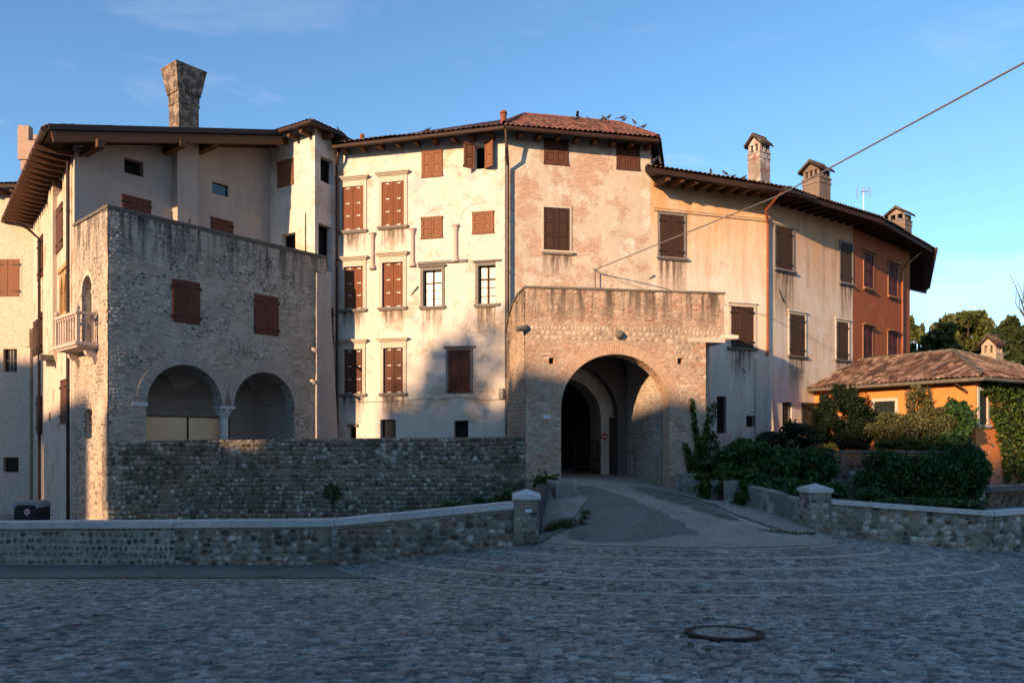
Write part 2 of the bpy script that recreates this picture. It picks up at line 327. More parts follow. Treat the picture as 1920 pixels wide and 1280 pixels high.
# ---------------------------------------------------------------- mesh building
WL = {}
def wloc(o): return WL.get(o.name, Vector((0, 0, 0))) if o is not None else Vector((0, 0, 0))
def tag(o, label=None, cat=None, group=None, kind=None):
    if label: o['label'] = label
    if cat: o['category'] = cat
    if group: o['group'] = group
    if kind: o['kind'] = kind
    return o
def empty(name, loc, label, cat, group=None):
    o = bpy.data.objects.new(name, None); COL.objects.link(o); o.location = loc; o.empty_display_size = .3
    WL[o.name] = Vector(loc); return tag(o, label, cat, group)
def mk(name, V, Fc, mats, parent=None, uv=None, attrs=None, smooth=False, midx=None, origin=None):
    V = np.asarray(V, float).reshape(-1, 3)
    if parent is not None: org = wloc(parent)
    elif origin is not None: org = Vector(origin)
    else: org = Vector(((V[:, 0].min()+V[:, 0].max())/2, (V[:, 1].min()+V[:, 1].max())/2, V[:, 2].min()))
    me = bpy.data.meshes.new(name)
    Vl = V-np.array(org)
    if isinstance(Fc, np.ndarray):
        nf, k = Fc.shape
        me.vertices.add(len(Vl)); me.vertices.foreach_set('co', Vl.astype(np.float32).ravel())
        me.loops.add(nf*k); me.loops.foreach_set('vertex_index', Fc.astype(np.int32).ravel())
        me.polygons.add(nf); me.polygons.foreach_set('loop_start', np.arange(0, nf*k, k, dtype=np.int32))
        me.update(calc_edges=True)
    else:
        me.from_pydata([tuple(v) for v in Vl], [], Fc)
    if not isinstance(mats, (list, tuple)): mats = [mats]
    for m in mats: me.materials.append(m)
    if midx is not None: me.polygons.foreach_set('material_index', np.asarray(midx, np.int32))
    if uv is not None:
        ul = me.uv_layers.new(name='UVMap'); ul.data.foreach_set('uv', np.asarray(uv, np.float32).ravel())
    for k, a in (attrs or {}).items():
        at = me.attributes.new(k, 'FLOAT', 'POINT'); at.data.foreach_set('value', np.asarray(a, np.float32).ravel())
    if smooth: me.polygons.foreach_set('use_smooth', np.ones(len(me.polygons), bool))
    me.update()
    o = bpy.data.objects.new(name, me); COL.objects.link(o)
    if parent is not None:
        o.parent = parent; WL[o.name] = org
    else:
        o.location = org; WL[o.name] = org
    return o
class MB:
    def __init__(s): s.v = []; s.f = []; s.uv = []; s.m = []; s.top = []
    def face(s, pts, uv=None, m=0, top=None):
        k = len(s.v); s.v += [tuple(p) for p in pts]; s.f.append(list(range(k, k+len(pts)))); s.m.append(m)
        s.top += list(top) if top is not None else [0.]*len(pts)
        if uv is None:
            p = [Vector(q) for q in pts]; n = Vector((0, 0, 0))
            for i in range(1, len(p)-1): n += (p[i]-p[0]).cross(p[i+1]-p[0])
            if n.length < 1e-12: n = Vector((0, 0, 1))
            n.normalize()
            if abs(n.z) > .85: uv = [(q.x, q.y) for q in p]
            else:
                t = Vector((-n.y, n.x, 0)).normalized(); uv = [(q.dot(t), q.z) for q in p]
        s.uv += list(uv)
    def box8(s, c, m=0):   # c: 4 bottom (ccw seen from above) + 4 top
        for f in ((3, 2, 1, 0), (4, 5, 6, 7), (0, 1, 5, 4), (1, 2, 6, 5), (2, 3, 7, 6), (3, 0, 4, 7)): s.face([c[i] for i in f], m=m)
    def box(s, x0, x1, y0, y1, z0, z1, m=0):
        s.box8([(x0, y0, z0), (x1, y0, z0), (x1, y1, z0), (x0, y1, z0), (x0, y0, z1), (x1, y0, z1), (x1, y1, z1), (x0, y1, z1)], m)
    def wbox(s, W, s0, s1, z0, z1, d0, d1, m=0, z0b=None, z1b=None):
        z0b = z0 if z0b is None else z0b; z1b = z1 if z1b is None else z1b
        s.box8([W.P(s0, z0, d1), W.P(s1, z0b, d1), W.P(s1, z0b, d0), W.P(s0, z0, d0), W.P(s0, z1, d1), W.P(s1, z1b, d1), W.P(s1, z1b, d0), W.P(s0, z1, d0)], m)
    def beam(s, a, b, w, h, m=0):
        a = Vector(a); b = Vector(b); d = (b-a).normalized(); r = d.cross(Vector((0, 0, 1)))
        if r.length < 1e-3: r = Vector((1, 0, 0))
        r.normalize(); u = r.cross(d).normalized(); r = r*w/2; u = u*h/2
        s.box8([a-r-u, a+r-u, b+r-u, b-r-u, a-r+u, a+r+u, b+r+u, b-r+u], m)
    def tube(s, pts, r, n=8, m=0, caps=True):
        pts = [Vector(p) for p in pts]; rs = r if isinstance(r, (list, tuple)) else [r]*len(pts); rings = []; up = None
        for i, p in enumerate(pts):
            d = (pts[min(i+1, len(pts)-1)]-pts[max(i-1, 0)]).normalized()
            if up is None:
                up = Vector((0, 0, 1)) if abs(d.z) < .9 else Vector((1, 0, 0))
            a = d.cross(up).normalized(); b = a.cross(d).normalized(); up = b
            rings.append([p+a*rs[i]*math.cos(2*math.pi*k/n)+b*rs[i]*math.sin(2*math.pi*k/n) for k in range(n)])
        for q in range(len(rings)-1):
            for k in range(n): s.face([rings[q][k], rings[q][(k+1) % n], rings[q+1][(k+1) % n], rings[q+1][k]], m=m)
        if caps: s.face(rings[0][::-1], m=m); s.face(rings[-1], m=m)
    def lathe(s, c, prof, n=16, m=0):
        c = Vector(c); rings = [[c+Vector((r*math.cos(2*math.pi*k/n), r*math.sin(2*math.pi*k/n), z)) for k in range(n)] for r, z in prof]
        for q in range(len(rings)-1):
            for k in range(n): s.face([rings[q][k], rings[q][(k+1) % n], rings[q+1][(k+1) % n], rings[q+1][k]], m=m)
        s.face(rings[0][::-1], m=m); s.face(rings[-1], m=m)
    def extr(s, W, poly, d0, d1, m=0):   # polygon in (s,z) of wall W extruded from d0 to d1
        a = [W.P(p[0], p[1], d1) for p in poly]; b = [W.P(p[0], p[1], d0) for p in poly]; k = len(poly)
        s.face(a, m=m); s.face(b[::-1], m=m)
        for i in range(k): s.face([b[i], b[(i+1) % k], a[(i+1) % k], a[i]], m=m)
    def build(s, name, mats, parent=None, smooth=False, origin=None):
        return mk(name, s.v, s.f, mats, parent, s.uv, {'top': s.top} if any(s.top) else None, smooth, s.m, origin)

class Wall:
    def __init__(s, A, B):
        s.A = Vector(A); s.B = Vector(B); d = s.B-s.A; s.L = d.length; s.u = d.normalized(); s.n = Vector((s.u.y, -s.u.x)); s.ops = []
    def P(s, t, z, d=0.): q = s.A+s.u*t+s.n*d; return Vector((q.x, q.y, z))
    def uv(s, px, py=HY):
        r = (px-HX)/F; t = (r*s.A.y-s.A.x)/(s.u.x-r*s.u.y); Y = s.A.y+t*s.u.y
        return t, (HY-py)/F*Y
    def rect(s, x0, y0, x1, y1):
        a = s.uv(x0)[0]; b = s.uv(x1)[0]; m = (x0+x1)/2
        return a, b, s.uv(m, y1)[1], s.uv(m, y0)[1]
    def op(s, a, b, z0, z1, spring=None, depth=.25, back=False):
        s.ops.append((a, b, z0, z1, spring, depth, back))
    def mesh(s, mb, zb, zt, s0=0., s1=None, extra=(), streak=None, m=0, rm=None):
        s1 = s.L if s1 is None else s1
        tf = zt if callable(zt) else (lambda q: zt)
        bf = zb if callable(zb) else (lambda q: zb)
        rm = m if rm is None else rm
        bps = {s0, s1, *extra}
        def hi(o, q):
            a, b, z0, z1, sp, d, bk = o
            if sp is None: return z1
            c = (a+b)/2; r = (b-a)/2; v = max(0, 1-((q-c)/r)**2); return sp+(z1-sp)*math.sqrt(v)
        for o in s.ops:
            bps |= {o[0], o[1]}
            if o[4] is not None:
                for k in range(1, 24): bps.add((o[0]+o[1])/2-(o[1]-o[0])/2*math.cos(math.pi*k/24))
        bps = sorted(b for b in bps if s0-1e-6 <= b <= s1+1e-6)
        for a, b in zip(bps[:-1], bps[1:]):
            if b-a < 1e-5: continue
            c = (a+b)/2; ol = sorted([o for o in s.ops if o[0] <= c <= o[1]], key=lambda o: o[2])
            la, lb = bf(a), bf(b)
            segs = []
            for o in ol:
                segs.append((la, lb, o[2], o[2])); la, lb = hi(o, a), hi(o, b)
            segs.append((la, lb, tf(a), tf(b)))
            for p, q, r_, t in segs:
                tops = [0]*4
                if streak:
                    H = streak; za, zb2 = tf(a), tf(b)
                    cut = (za+zb2)/2-H
                    if (r_+t)/2 > cut and (p+q)/2 < cut-.05:
                        s.q(mb, a, b, p, q, cut, cut, m, [0]*4); p = q = cut
                    tops = [max(0, 1-(za-p)/H), max(0, 1-(zb2-q)/H), max(0, 1-(zb2-t)/H), max(0, 1-(za-r_)/H)]
                s.q(mb, a, b, p, q, r_, t, m, tops)
        for o in s.ops:
            a, b, z0, z1, sp, d, bk = o
            if sp is None: path = [(a, z0), (b, z0), (b, z1), (a, z1)]
            else:
                path = [(a, z0), (b, z0)]+[((a+b)/2+(b-a)/2*math.cos(math.pi*k/24), sp+(z1-sp)*math.sin(math.pi*k/24)) for k in range(25)]
            k = len(path)
            for i in range(k):
                p, q = path[i], path[(i+1) % k]
                if abs(p[0]-q[0]) < 1e-6 and any(abs(p[0]-x) < .01 for x in getattr(s, 'skip', ())): continue
                mb.face([s.P(p[0], p[1], 0), s.P(q[0], q[1], 0), s.P(q[0], q[1], -d), s.P(p[0], p[1], -d)][::-1], m=rm)
            if bk: mb.face([s.P(p[0], p[1], -d) for p in path], m=bk if isinstance(bk, int) and bk > 1 else rm)
    def q(s, mb, a, b, p, q, r, t, m, tops):
        mb.face([s.P(a, p), s.P(b, q), s.P(b, t), s.P(a, r)], [(a, p), (b, q), (b, t), (a, r)], m, tops)

def inpoly(x, y, poly):
    c = np.zeros(x.shape, bool); n = len(poly)
    for i in range(n):
        x1, y1 = poly[i]; x2, y2 = poly[(i+1) % n]
        if abs(y1-y2) < 1e-9: continue
        k = ((y1 > y) != (y2 > y)) & (x < (x2-x1)*(y-y1)/(y2-y1)+x1); c ^= k
    return c
def gridfaces(nu, nv):
    i = np.arange((nu-1)*(nv-1)); a = (i//(nv-1))*nv+i % (nv-1)
    return np.stack([a, a+nv, a+nv+1, a+1], 1)
def stonefield(S, Z, h=.14, w=.17, seed=0., fill=.9, coursewob=.05, pad=.0, pw=2.3):
    zz = Z+coursewob*(vnoise(S*.5, Z*.3, seed+5)-.5)*2+.03*(vnoise(S*3, Z*3, seed+6)-.5)
    j = np.floor(zz/h)
    hv = zz/h-j
    off = hsh(j, 3., seed)*w
    ww = w*(.75+.6*hsh(j, 9., seed))
    xs = (S+off)/ww; i = np.floor(xs); fx = xs-i
    def edge(k): return (hsh(k, j, seed+.3)-.5)*.45
    i2 = np.where(fx < edge(i), i-1, np.where(fx > 1+edge(i+1), i+1, i))
    lo = i2+edge(i2); hi = i2+1+edge(i2+1)
    u = (xs-(lo+hi)/2)/((hi-lo)/2); sz = .66+.34*hsh(i2, j, seed+2.7)
    v = (hv-.5-(hsh(i2, j, seed+4.1)-.5)*.2)*2/sz; u = u/(.82+.18*hsh(i2, j, seed+5.2))
    r = (np.abs(u/fill)**pw+np.abs(v/fill)**pw)**(1/pw)
    height = np.sqrt(np.clip(1-r**2, 0, 1))*(.5+.5*hsh(i2, j, seed+6.1))
    return height, hsh(i2, j, seed+1.9), (r < .97).astype(float)
def rubble(S, Z, w=.17, h=.13, seed=0., jit=.7, fill=1.):
    X = S/w+.25*(vnoise(S*2, Z*2, seed)-.5); Y = Z/h+.25*(vnoise(S*2, Z*2, seed+1)-.5); ci = np.floor(X); cj = np.floor(Y)
    f1 = np.full(X.shape, 9.); f2 = f1.copy(); ii = X*0; jj = X*0
    for a in (-1, 0, 1):
        for b in (-1, 0, 1):
            i = ci+a; j = cj+b; wt = .75+.5*hsh(i, j, seed+2)
            d = np.sqrt((i+.5+jit*(hsh(i, j, seed)-.5)-X)**2+(j+.5+jit*(hsh(i, j, seed+1)-.5)-Y)**2)*wt
            n = d < f1; f2 = np.where(n, f1, np.minimum(f2, d)); f1 = np.where(n, d, f1); ii = np.where(n, i, ii); jj = np.where(n, j, jj)
    e = np.clip((f2-f1)*2.2*fill, 0, 1); r = np.clip(1-(f1/.72)**2, 0, 1)
    return np.sqrt(e)*np.sqrt(r)*(.45+.55*hsh(ii, jj, seed+3)), hsh(ii, jj, seed+4), ((e > .3) & (r > .12)).astype(float)
def stonewall(name, W, s0, s1, zb, zt, mat, parent, amp=.045, h=.14, w=.17, seed=0., res=.026, depth=.4, topround=True, fill=.9, base=0., dark=0, taper=0., mix=.5, courses=()):
    """stone-faced wall: displaced front sheet, plus top, ends and back"""
    zbf = zb if callable(zb) else (lambda q: zb+0*q); ztf = zt if callable(zt) else (lambda q: zt+0*q)
    nu = max(2, int((s1-s0)/res)); S = np.linspace(s0, s1, nu)
    B, Tt = zbf(S), ztf(S); nv = max(2, int((Tt-B).max()/res)+1)
    vv = np.linspace(0, 1, nv); SS, VV = np.meshgrid(S, vv, indexing='ij')
    ZZ = B[:, None]+(Tt-B)[:, None]*VV
    H, rn, ms = stonefield(SS, ZZ, h, w, seed, fill)
    H2, r2, m2 = rubble(SS, ZZ, w*1.12, h*1.0, seed+20)
    k_ = fbm(SS*.8, ZZ*1.3, seed+15) > 1-mix; kt = (Tt[:, None]-ZZ) < h*1.05*topround
    k_ = k_ & ~kt; H = np.where(k_, H2, H); rn = np.where(k_, r2, rn); ms = np.where(k_, m2, ms)
    for zc_ in courses:      # thin levelling courses of brick
        zz_ = ZZ-zc_-.02*(fbm(SS*.6, SS*0, seed)-.5); bk = (zz_ > 0) & (zz_ < .085); hb, rb, mb_ = stonefield(SS, zz_, .085, .25, seed+60, .93, 0., pw=6.)
        H = np.where(bk, hb*.5, H); rn = np.where(bk, .45+.2*rb, rn); ms = np.where(bk, mb_, ms)
    gone = fbm(SS*1.7, ZZ*2.2, seed+33) < .33; ms = np.where(gone, ms*.25, ms); H = np.where(gone, H*.5, H)
    H = H*amp+.03*(fbm(SS*1.2, ZZ*1.2, seed+9)-.5)
    if topround:
        e = np.clip((Tt[:, None]-ZZ)/.12, 0, 1); ZZ = ZZ - (1-e)*.035*(1-hsh(np.floor(SS/.17), 1., seed+8))
        H = H - (1-e)**3*.06
    D = H+base+taper*(Tt[:, None]-ZZ)
    X = W.A.x+W.u.x*SS+W.n.x*D; Y = W.A.y+W.u.y*SS+W.n.y*D
    V = np.stack([X, Y, ZZ], -1).reshape(-1, 3); Fc = gridfaces(nu, nv)
    n0 = len(V); a = nv-1
    # back top row
    tb = np.stack([W.A.x+W.u.x*S-W.n.x*depth, W.A.y+W.u.y*S-W.n.y*depth, Tt], -1)
    bb = tb.copy(); bb[:, 2] = B
    V = np.concatenate([V, tb, bb]); k = np.arange(nu-1)
    f1 = np.stack([k*nv+a, (k+1)*nv+a, n0+k+1, n0+k], 1)
    f2 = np.stack([n0+k, n0+k+1, n0+nu+k+1, n0+nu+k], 1)
    f3 = np.array([[0, a, n0, n0+nu], [(nu-1)*nv, n0+nu+nu-1, n0+nu-1, (nu-1)*nv+a]])
    Fc = np.concatenate([Fc, f1, f2, f3])
    pad = np.full(2*nu, .5)
    at = {'rnd': np.concatenate([rn.ravel(), pad]), 'msk': np.concatenate([ms.ravel(), pad*0])}
    return mk(name, V, Fc, mat, parent, None, at)

def facing(name, W, s0, s1, zb, zt, mat, parent, h=.078, w=.25, ch=.15, cw=.16, cob=.5, seed=0., res=.021, amp=.016, base=.006, streak=1.6, holes=(), bands=(), er=.12):
    nu = int((s1-s0)/res)+1; nv = int((zt-zb)/res)+1
    S, Z = np.meshgrid(np.linspace(s0, s1, nu), np.linspace(zb, zt, nv), indexing='ij')
    H, rn, ms = stonefield(S, Z, h, w, seed, .93, .09, pw=5.)
    H2, r2, m2 = stonefield(S, Z, ch, cw, seed+40, .84, .06)
    reg = fbm(S*.9, Z*1.6, seed+3); cb = (reg > 1-cob).astype(float)
    for (z0, z1) in bands: cb = np.where((Z > z0) & (Z < z1), 1., cb)
    gone = fbm(S*2.5, Z*4, seed+12) < er+.24; H = np.where(gone, H*.25, H); ms = np.where(gone, ms*.3, ms)
    H = np.where(cb > 0, H2*1.7, H); rn = np.where(cb > 0, r2, rn); ms = np.where(cb > 0, m2, ms)
    D = base+amp*H+.025*fbm(S*1.1, Z*1.1, seed+7)
    V = np.stack([W.A.x+W.u.x*S+W.n.x*D, W.A.y+W.u.y*S+W.n.y*D, Z], -1).reshape(-1, 3); Fc = gridfaces(nu, nv)
    cs_, cz = S.ravel()[Fc].mean(1), Z.ravel()[Fc].mean(1); k = np.ones(len(Fc), bool)
    for o in W.ops:
        c_ = (o[0]+o[1])/2; r_ = (o[1]-o[0])/2
        top = o[3] if o[4] is None else o[4]+(o[3]-o[4])*np.sqrt(np.clip(1-((cs_-c_)/r_)**2, 0, 1))
        k &= ~((cs_ > o[0]) & (cs_ < o[1]) & (cz > o[2]) & (cz < top))
    for f in holes: k &= ~f(cs_, cz)
    Fc = Fc[k]; u, inv = np.unique(Fc, return_inverse=True)
    at = {'rnd': rn.ravel()[u], 'msk': ms.ravel()[u], 'cob': cb.ravel()[u], 'top': np.clip(1-(zt-Z)/streak, 0, 1).ravel()[u]}
    return mk(name, V[u], inv.reshape(-1, 4), mat, parent, None, at)
def facemat(name, bricks, cobs, mort, dark=(.03, .028, .025), wash=None, seed=0., st=1.):
    s = T(name, .93); ob = s.mapn('Object', loc=(seed, 0, 0)); r = s.attr('rnd')
    q = lambda c: [(i/(len(c)-1), x) for i, x in enumerate(c)]
    col = s.mix(s.attr('cob'), s.ramp(r, q(bricks)), s.ramp(r, q(cobs)))
    n = s.noise(ob, 18, 6, .75); n1 = s.noise(ob, .9, 7, .68)
    col = s.mix(s.attr('msk'), s.mix(s.ramp(n, [(.3, .6), (.6, 0.)]), mort, tuple(x*.5 for x in mort)), col)
    col = s.mix(s.ramp(s.noise(s.mapn('Object', loc=(seed+3, 2, 1)), 1.4, 8, .72), [(.48, 0.), (.62, .75)]), col, wash or mort)
    col = s.mix(s.ramp(n, [(.3, .55), (.55, 0.)]), col, tuple(x*.35 for x in mort))
    stn = s.noise(s.mapn('Object', sca=(2.6, 2.6, .22), loc=(seed, 1, 0)), 1.5, 7, .72)
    col = s.mix(s.math('MULTIPLY', s.ramp(stn, [(.46, 0.), (.58, 1.)]), s.math('MULTIPLY', s.ramp(s.attr('top'), [(0., 0.), (.35, .55), (1., 1.)]), st)), col, dark)
    col = s.mix(s.ramp(n1, [(.36, .45), (.55, 0.)]), col, tuple(x*.55 for x in mort))
    return s.out(col, s.bump(s.noise(ob, 40, 5, .7), .01, .7))
M['tower_face'] = facemat('tower_facing', [(.17, .14, .105), (.36, .30, .225), (.46, .39, .30), (.33, .22, .155), (.58, .52, .43)], [(.045, .047, .05), (.11, .105, .095), (.26, .23, .19), (.36, .32, .26), (.55, .5, .43)], (.40, .34, .265), wash=(.48, .42, .34), seed=2., st=1.)
M['gate_face'] = facemat('gate_facing', [(.22, .14, .095), (.40, .285, .195), (.36, .165, .10), (.48, .37, .265), (.28, .115, .07), (.58, .48, .37)], [(.2, .15, .11), (.34, .26, .19), (.44, .35, .26), (.56, .48, .4)], (.37, .29, .21), dark=(.035, .026, .02), wash=(.46, .37, .275), seed=6., st=.95)
M['pass_face'] = facemat('passage_facing', [(.36, .28, .21), (.44, .35, .27), (.38, .24, .17), (.48, .41, .33)], [(.22, .2, .18), (.33, .29, .25), (.44, .4, .35), (.55, .5, .44)], (.40, .34, .27), seed=9., st=0.)
def roofplane(name, poly, parent, mat='tile', thick=.16, per=.2, row=.36, amp=.05, seed=0., lift=.03):
    P = [Vector(p) for p in poly]; es = (P[1]-P[0]).normalized()
    n = Vector((0, 0, 0))
    for i in range(1, len(P)-1): n += (P[i]-P[0]).cross(P[i+1]-P[0])
    n.normalize()
    if n.z < 0: n = -n
    tt = n.cross(es).normalized()
    if tt.z < 0: tt = -tt
    q = [((p-P[0]).dot(es), (p-P[0]).dot(tt)) for p in P]
    a0 = min(x for x, y in q); a1 = max(x for x, y in q); b1 = max(y for x, y in q)
    nu = int((a1-a0)/(per/6))+1; nv = int((b1+.08)/(row/3))+1
    S, Tq = np.meshgrid(a0+np.arange(nu)*per/6, -.08+np.arange(nv)*row/3, indexing='ij')
    ci = np.floor(S/per); jt = hsh(ci, 2., seed)*.05
    fr = (Tq+jt)/row; ri = np.floor(fr)
    H = amp*np.abs(np.cos(math.pi*(S/per-.5)))**.8 + .022*(1-(fr-ri)) + .012*(hsh(ci, ri, seed)-.5)+.05*(vnoise(S*.5, Tq*.5, seed)-.5)
    V = np.array(P[0])+S[..., None]*np.array(es)+Tq[..., None]*np.array(tt)+(H+lift)[..., None]*np.array(n)
    Fc = gridfaces(nu, nv)
    cx = S.ravel()[Fc].mean(1); cy = np.maximum(Tq.ravel()[Fc].mean(1), .01)
    Fc = Fc[inpoly(cx, cy, q)]
    rn = hsh(ci, ri, seed+1).ravel(); V = V.reshape(-1, 3)
    # slab below
    k = len(V); up = np.array([np.array(p) for p in P]); dn = up-np.array([0, 0, thick])
    V = np.concatenate([V, up, dn]); m = len(P)
    fl = [list(map(int, f)) for f in Fc]; mi = [0]*len(fl)
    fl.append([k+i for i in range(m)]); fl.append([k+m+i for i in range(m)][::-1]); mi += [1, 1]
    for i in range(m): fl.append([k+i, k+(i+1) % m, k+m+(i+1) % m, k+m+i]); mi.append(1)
    used = np.zeros(len(V), bool)
    for f in fl: used[f] = True
    rm = np.cumsum(used)-1; fl = [[int(rm[i]) for i in f] for f in fl]
    rn = np.concatenate([rn, np.full(2*m, .2)])[used]
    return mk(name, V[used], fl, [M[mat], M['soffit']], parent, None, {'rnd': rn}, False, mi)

def ridge(mb, a, b, r=.11, step=.4):
    a = Vector(a); b = Vector(b); L_ = (b-a).length; n = max(1, int(L_/step))
    for i in range(n):
        p = a+(b-a)*(i/n); q = a+(b-a)*((i+1.12)/n); mb.tube([p, q], [r, r*.82], 8, 0, False)

def leaves(name, pts, size, mat, seed=0, parent=None, smallest=.6, up=.3, keep=None):
    rg = np.random.RandomState(seed); pts = np.asarray(pts, float); n = len(pts)
    d = rg.normal(size=(n, 3)); d[:, 2] += up; d /= np.linalg.norm(d, axis=1)[:, None]
    a = np.cross(d, rg.normal(size=(n, 3))); a /= np.linalg.norm(a, axis=1)[:, None]; b = np.cross(d, a)
    sz = size*(smallest+(1.3-smallest)*rg.rand(n))[:, None]
    v0 = pts-a*sz*.6; v1 = pts+b*sz*.38+d*sz*.12; v2 = pts+a*sz*.6; v3 = pts-b*sz*.38+d*sz*.12
    V = np.stack([v0, v1, v2, v3], 1).reshape(-1, 3); k = np.arange(n)*4
    Fc = np.stack([k, k+1, k+2, k+3], 1); rn = np.repeat(rg.rand(n), 4)
    return mk(name, V, Fc, mat, parent, None, {'rnd': rn})
def blob(rg, c, r, n, clumps=14, spread=.33, flat=.0):
    c = np.array(c); r = np.array(r, float)
    d = rg.normal(size=(clumps, 3)); d /= np.linalg.norm(d, axis=1)[:, None]; cc = d*(.55+.4*rg.rand(clumps))[:, None]
    k = rg.randint(0, clumps, n); e = rg.normal(size=(n, 3)); e /= np.linalg.norm(e, axis=1)[:, None]
    q = cc[k]+e*(spread*(.35+.65*rg.rand(n)**.5))[:, None]
    return c+q*r
def pxblob(rg, px, py, rx, ry, Y, n, ryd=None, **kw):
    return blob(rg, pt(px, py, Y), (rx*Y/F, (ryd if ryd else rx*Y/F), ry*Y/F), n, **kw)
# ================================================================= GROUND
RC = (4.05, 18.2)
def rell(X, Y): return np.sqrt((X-RC[0])**2+((Y-RC[1])/.745)**2)
def zg(X, Y):
    X = np.asarray(X, float); Y = np.asarray(Y, float)
    z0 = -1.6-.079*np.minimum(Y, 17.3)+.115*(8.2-np.clip(rell(X, Y), 3.6, 8.2))
    xc = 4.05-.05*(Y-16); ln = -2.3+.0765*(np.minimum(Y, 25.3)-15.5)+.02*np.maximum(Y-25.3, 0)
    fade = 1-.7*sst(19, 24, Y); dx = X-xc
    zd = ln-.025*np.minimum(dx**2, 30)*fade-.1*(X-3.5)*sst(20, 25, Y)*(1-sst(26, 29, Y))
    return np.where((Y > 15.2) & (np.abs(dx) < 5.5), np.maximum(z0, zd), z0)
def G(px, py):
    r = (px-HX)/F; q = (HY-py)/F; lo_, hi_ = 3., 60.
    for Y in np.arange(4, 45, .1):
        if q*Y <= float(zg(r*Y, Y)):
            lo_, hi_ = Y-.1, Y; break
    for _ in range(25):
        m = (lo_+hi_)/2
        if q*m <= float(zg(r*m, m)): hi_ = m
        else: lo_ = m
    return Vector((r*hi_, hi_))
def xl(Y): return np.interp(Y, [17.3, 21.9, 24.9, 25.6, 40], [.45, 1.1, 1.3, .2, -.4])
def xr(Y): return np.interp(Y, [19.1, 25.5, 29.5, 40], [7.75, 5.9, 5.0, 4.6])
def vor(X, Y, seed=0.):
    ci = np.floor(X); cj = np.floor(Y); f1 = np.full(X.shape, 9.); f2 = f1.copy(); ii = X*0; jj = X*0
    for a in (-1, 0, 1):
        for b in (-1, 0, 1):
            i = ci+a; j = cj+b
            d = np.sqrt((i+.5+.7*(hsh(i, j, seed)-.5)-X)**2+(j+.5+.7*(hsh(i, j, seed+1)-.5)-Y)**2)
            n = d < f1; f2 = np.where(n, f1, np.minimum(f2, d)); f1 = np.where(n, d, f1)
            ii = np.where(n, i, ii); jj = np.where(n, j, jj)
    return f1, f2, ii, jj
xs = np.arange(-13.5, 16.2, .027); ys = np.arange(5.2, 19.4, .026)
X, Y = np.meshgrid(xs, ys, indexing='ij')
wx = X+.06*(vnoise(X*1.5, Y*1.5, 3)-.5); wy = Y+.06*(vnoise(X*1.5, Y*1.5, 4)-.5)
f1, f2, ii, jj = vor(wx/.135, wy/.095)
e = np.clip((f2-f1)/.28, 0, 1); rn = hsh(ii, jj, 7.)
tilt = (hsh(ii, jj, 8.)-.5)*(wx/.135-ii-.5)+(hsh(ii, jj, 9.)-.5)*(wy/.095-jj-.5)
rel = .024*(np.sqrt(e)-1)+.016*(hsh(ii, jj, 5.)-1)+.04*tilt*e+.03*(fbm(X*.6, Y*.6, 2.)-.5)
for rk in (3.66, 4.8, 5.9, 7.0, 8.2):
    rel = np.where(np.abs(rell(X, Y)-rk) < .075, -.03, rel)
rel = np.where(np.abs(Y-14.55) < np.where(X < -2.7, .08, 0), -.03, rel)
Z = zg(X, Y)
low = ((X < .3) & (Y > 17.5)) | ((X > 7.9) & (Y > 19.2+.12*(X-7.6)+.25))
Z = np.where(low, -3.3, Z)+rel
rn = np.clip(rn**1.2*1.05+.35*(fbm(X*.35, Y*.35, 6.)-.5), 0, 1)
tag(mk('plaza', np.stack([X, Y, Z], -1), gridfaces(*X.shape), M['plaza'], None, None,
       {'rnd': rn, 'msk': (e > .22).astype(float)}, origin=(0, 12, -2.6)), kind='structure')
# far ground sheet
gx = np.concatenate([np.arange(-900, -60, 60), np.arange(-60, 60, 1.), np.arange(60, 901, 60)])
gy = np.concatenate([np.arange(-600, -60, 60), np.arange(-60, 60, 1.), np.arange(60, 1501, 60)])
X, Y = np.meshgrid(gx, gy, indexing='ij')
Z = np.where(Y < 17, -1.6-.079*np.maximum(Y, -4), -3.4)
Z = np.where((X > -13) & (X < 15.6) & (Y > 5.8) & (Y < 19), Z-.5, Z)
tag(mk('ground', np.stack([X, Y, Z], -1), gridfaces(*X.shape), M['plaza'], None, None,
       {'rnd': hsh(X, Y), 'msk': X*0+1}, origin=(0, 0, -3)), kind='structure')
def sheet(name, fn, bbox, res, off, mat, kind='structure'):
    x = np.arange(bbox[0], bbox[1], res); y = np.arange(bbox[2], bbox[3], res); X, Y = np.meshgrid(x, y, indexing='ij')
    Z = zg(X, Y)+off+.006*(fbm(X*2, Y*2, 5)-.5); Fc = gridfaces(*X.shape); cx = X.ravel()[Fc].mean(1); cy = Y.ravel()[Fc].mean(1)
    wx_ = .3*(fbm(cx*1.7, cy*1.7, 8)-.5)+.1*(fbm(cx*7, cy*7, 9)-.5); k = fn(cx, cy) if callable(fn) else inpoly(cx+wx_, cy+wx_, fn); Fc = Fc[k]
    u, inv = np.unique(Fc, return_inverse=True)
    V = np.stack([X, Y, Z], -1).reshape(-1, 3)[u]
    return tag(mk(name, V, inv.reshape(-1, 4), M[mat], None), kind=kind)
sheet('pavement', lambda x, y: (y > 14.6) & (y < 17.6) & ((rell(x, y) > 8.25) | (x < -5)) & (x < 2), (-14, 0, 14.4, 17.7), .08, .022, 'asphalt_old')
sheet('drive', lambda x, y: ((rell(x, y) < 3.62) | ((y > 17.3) & (x > xl(y)) & (x < xr(y)))) & (x > xl(np.maximum(y, 17.3))-.3), (-.6, 8.6, 15.3, 39), .07, .018, 'gravel')
def gp(*p): return [tuple(G(*q)) for q in p]
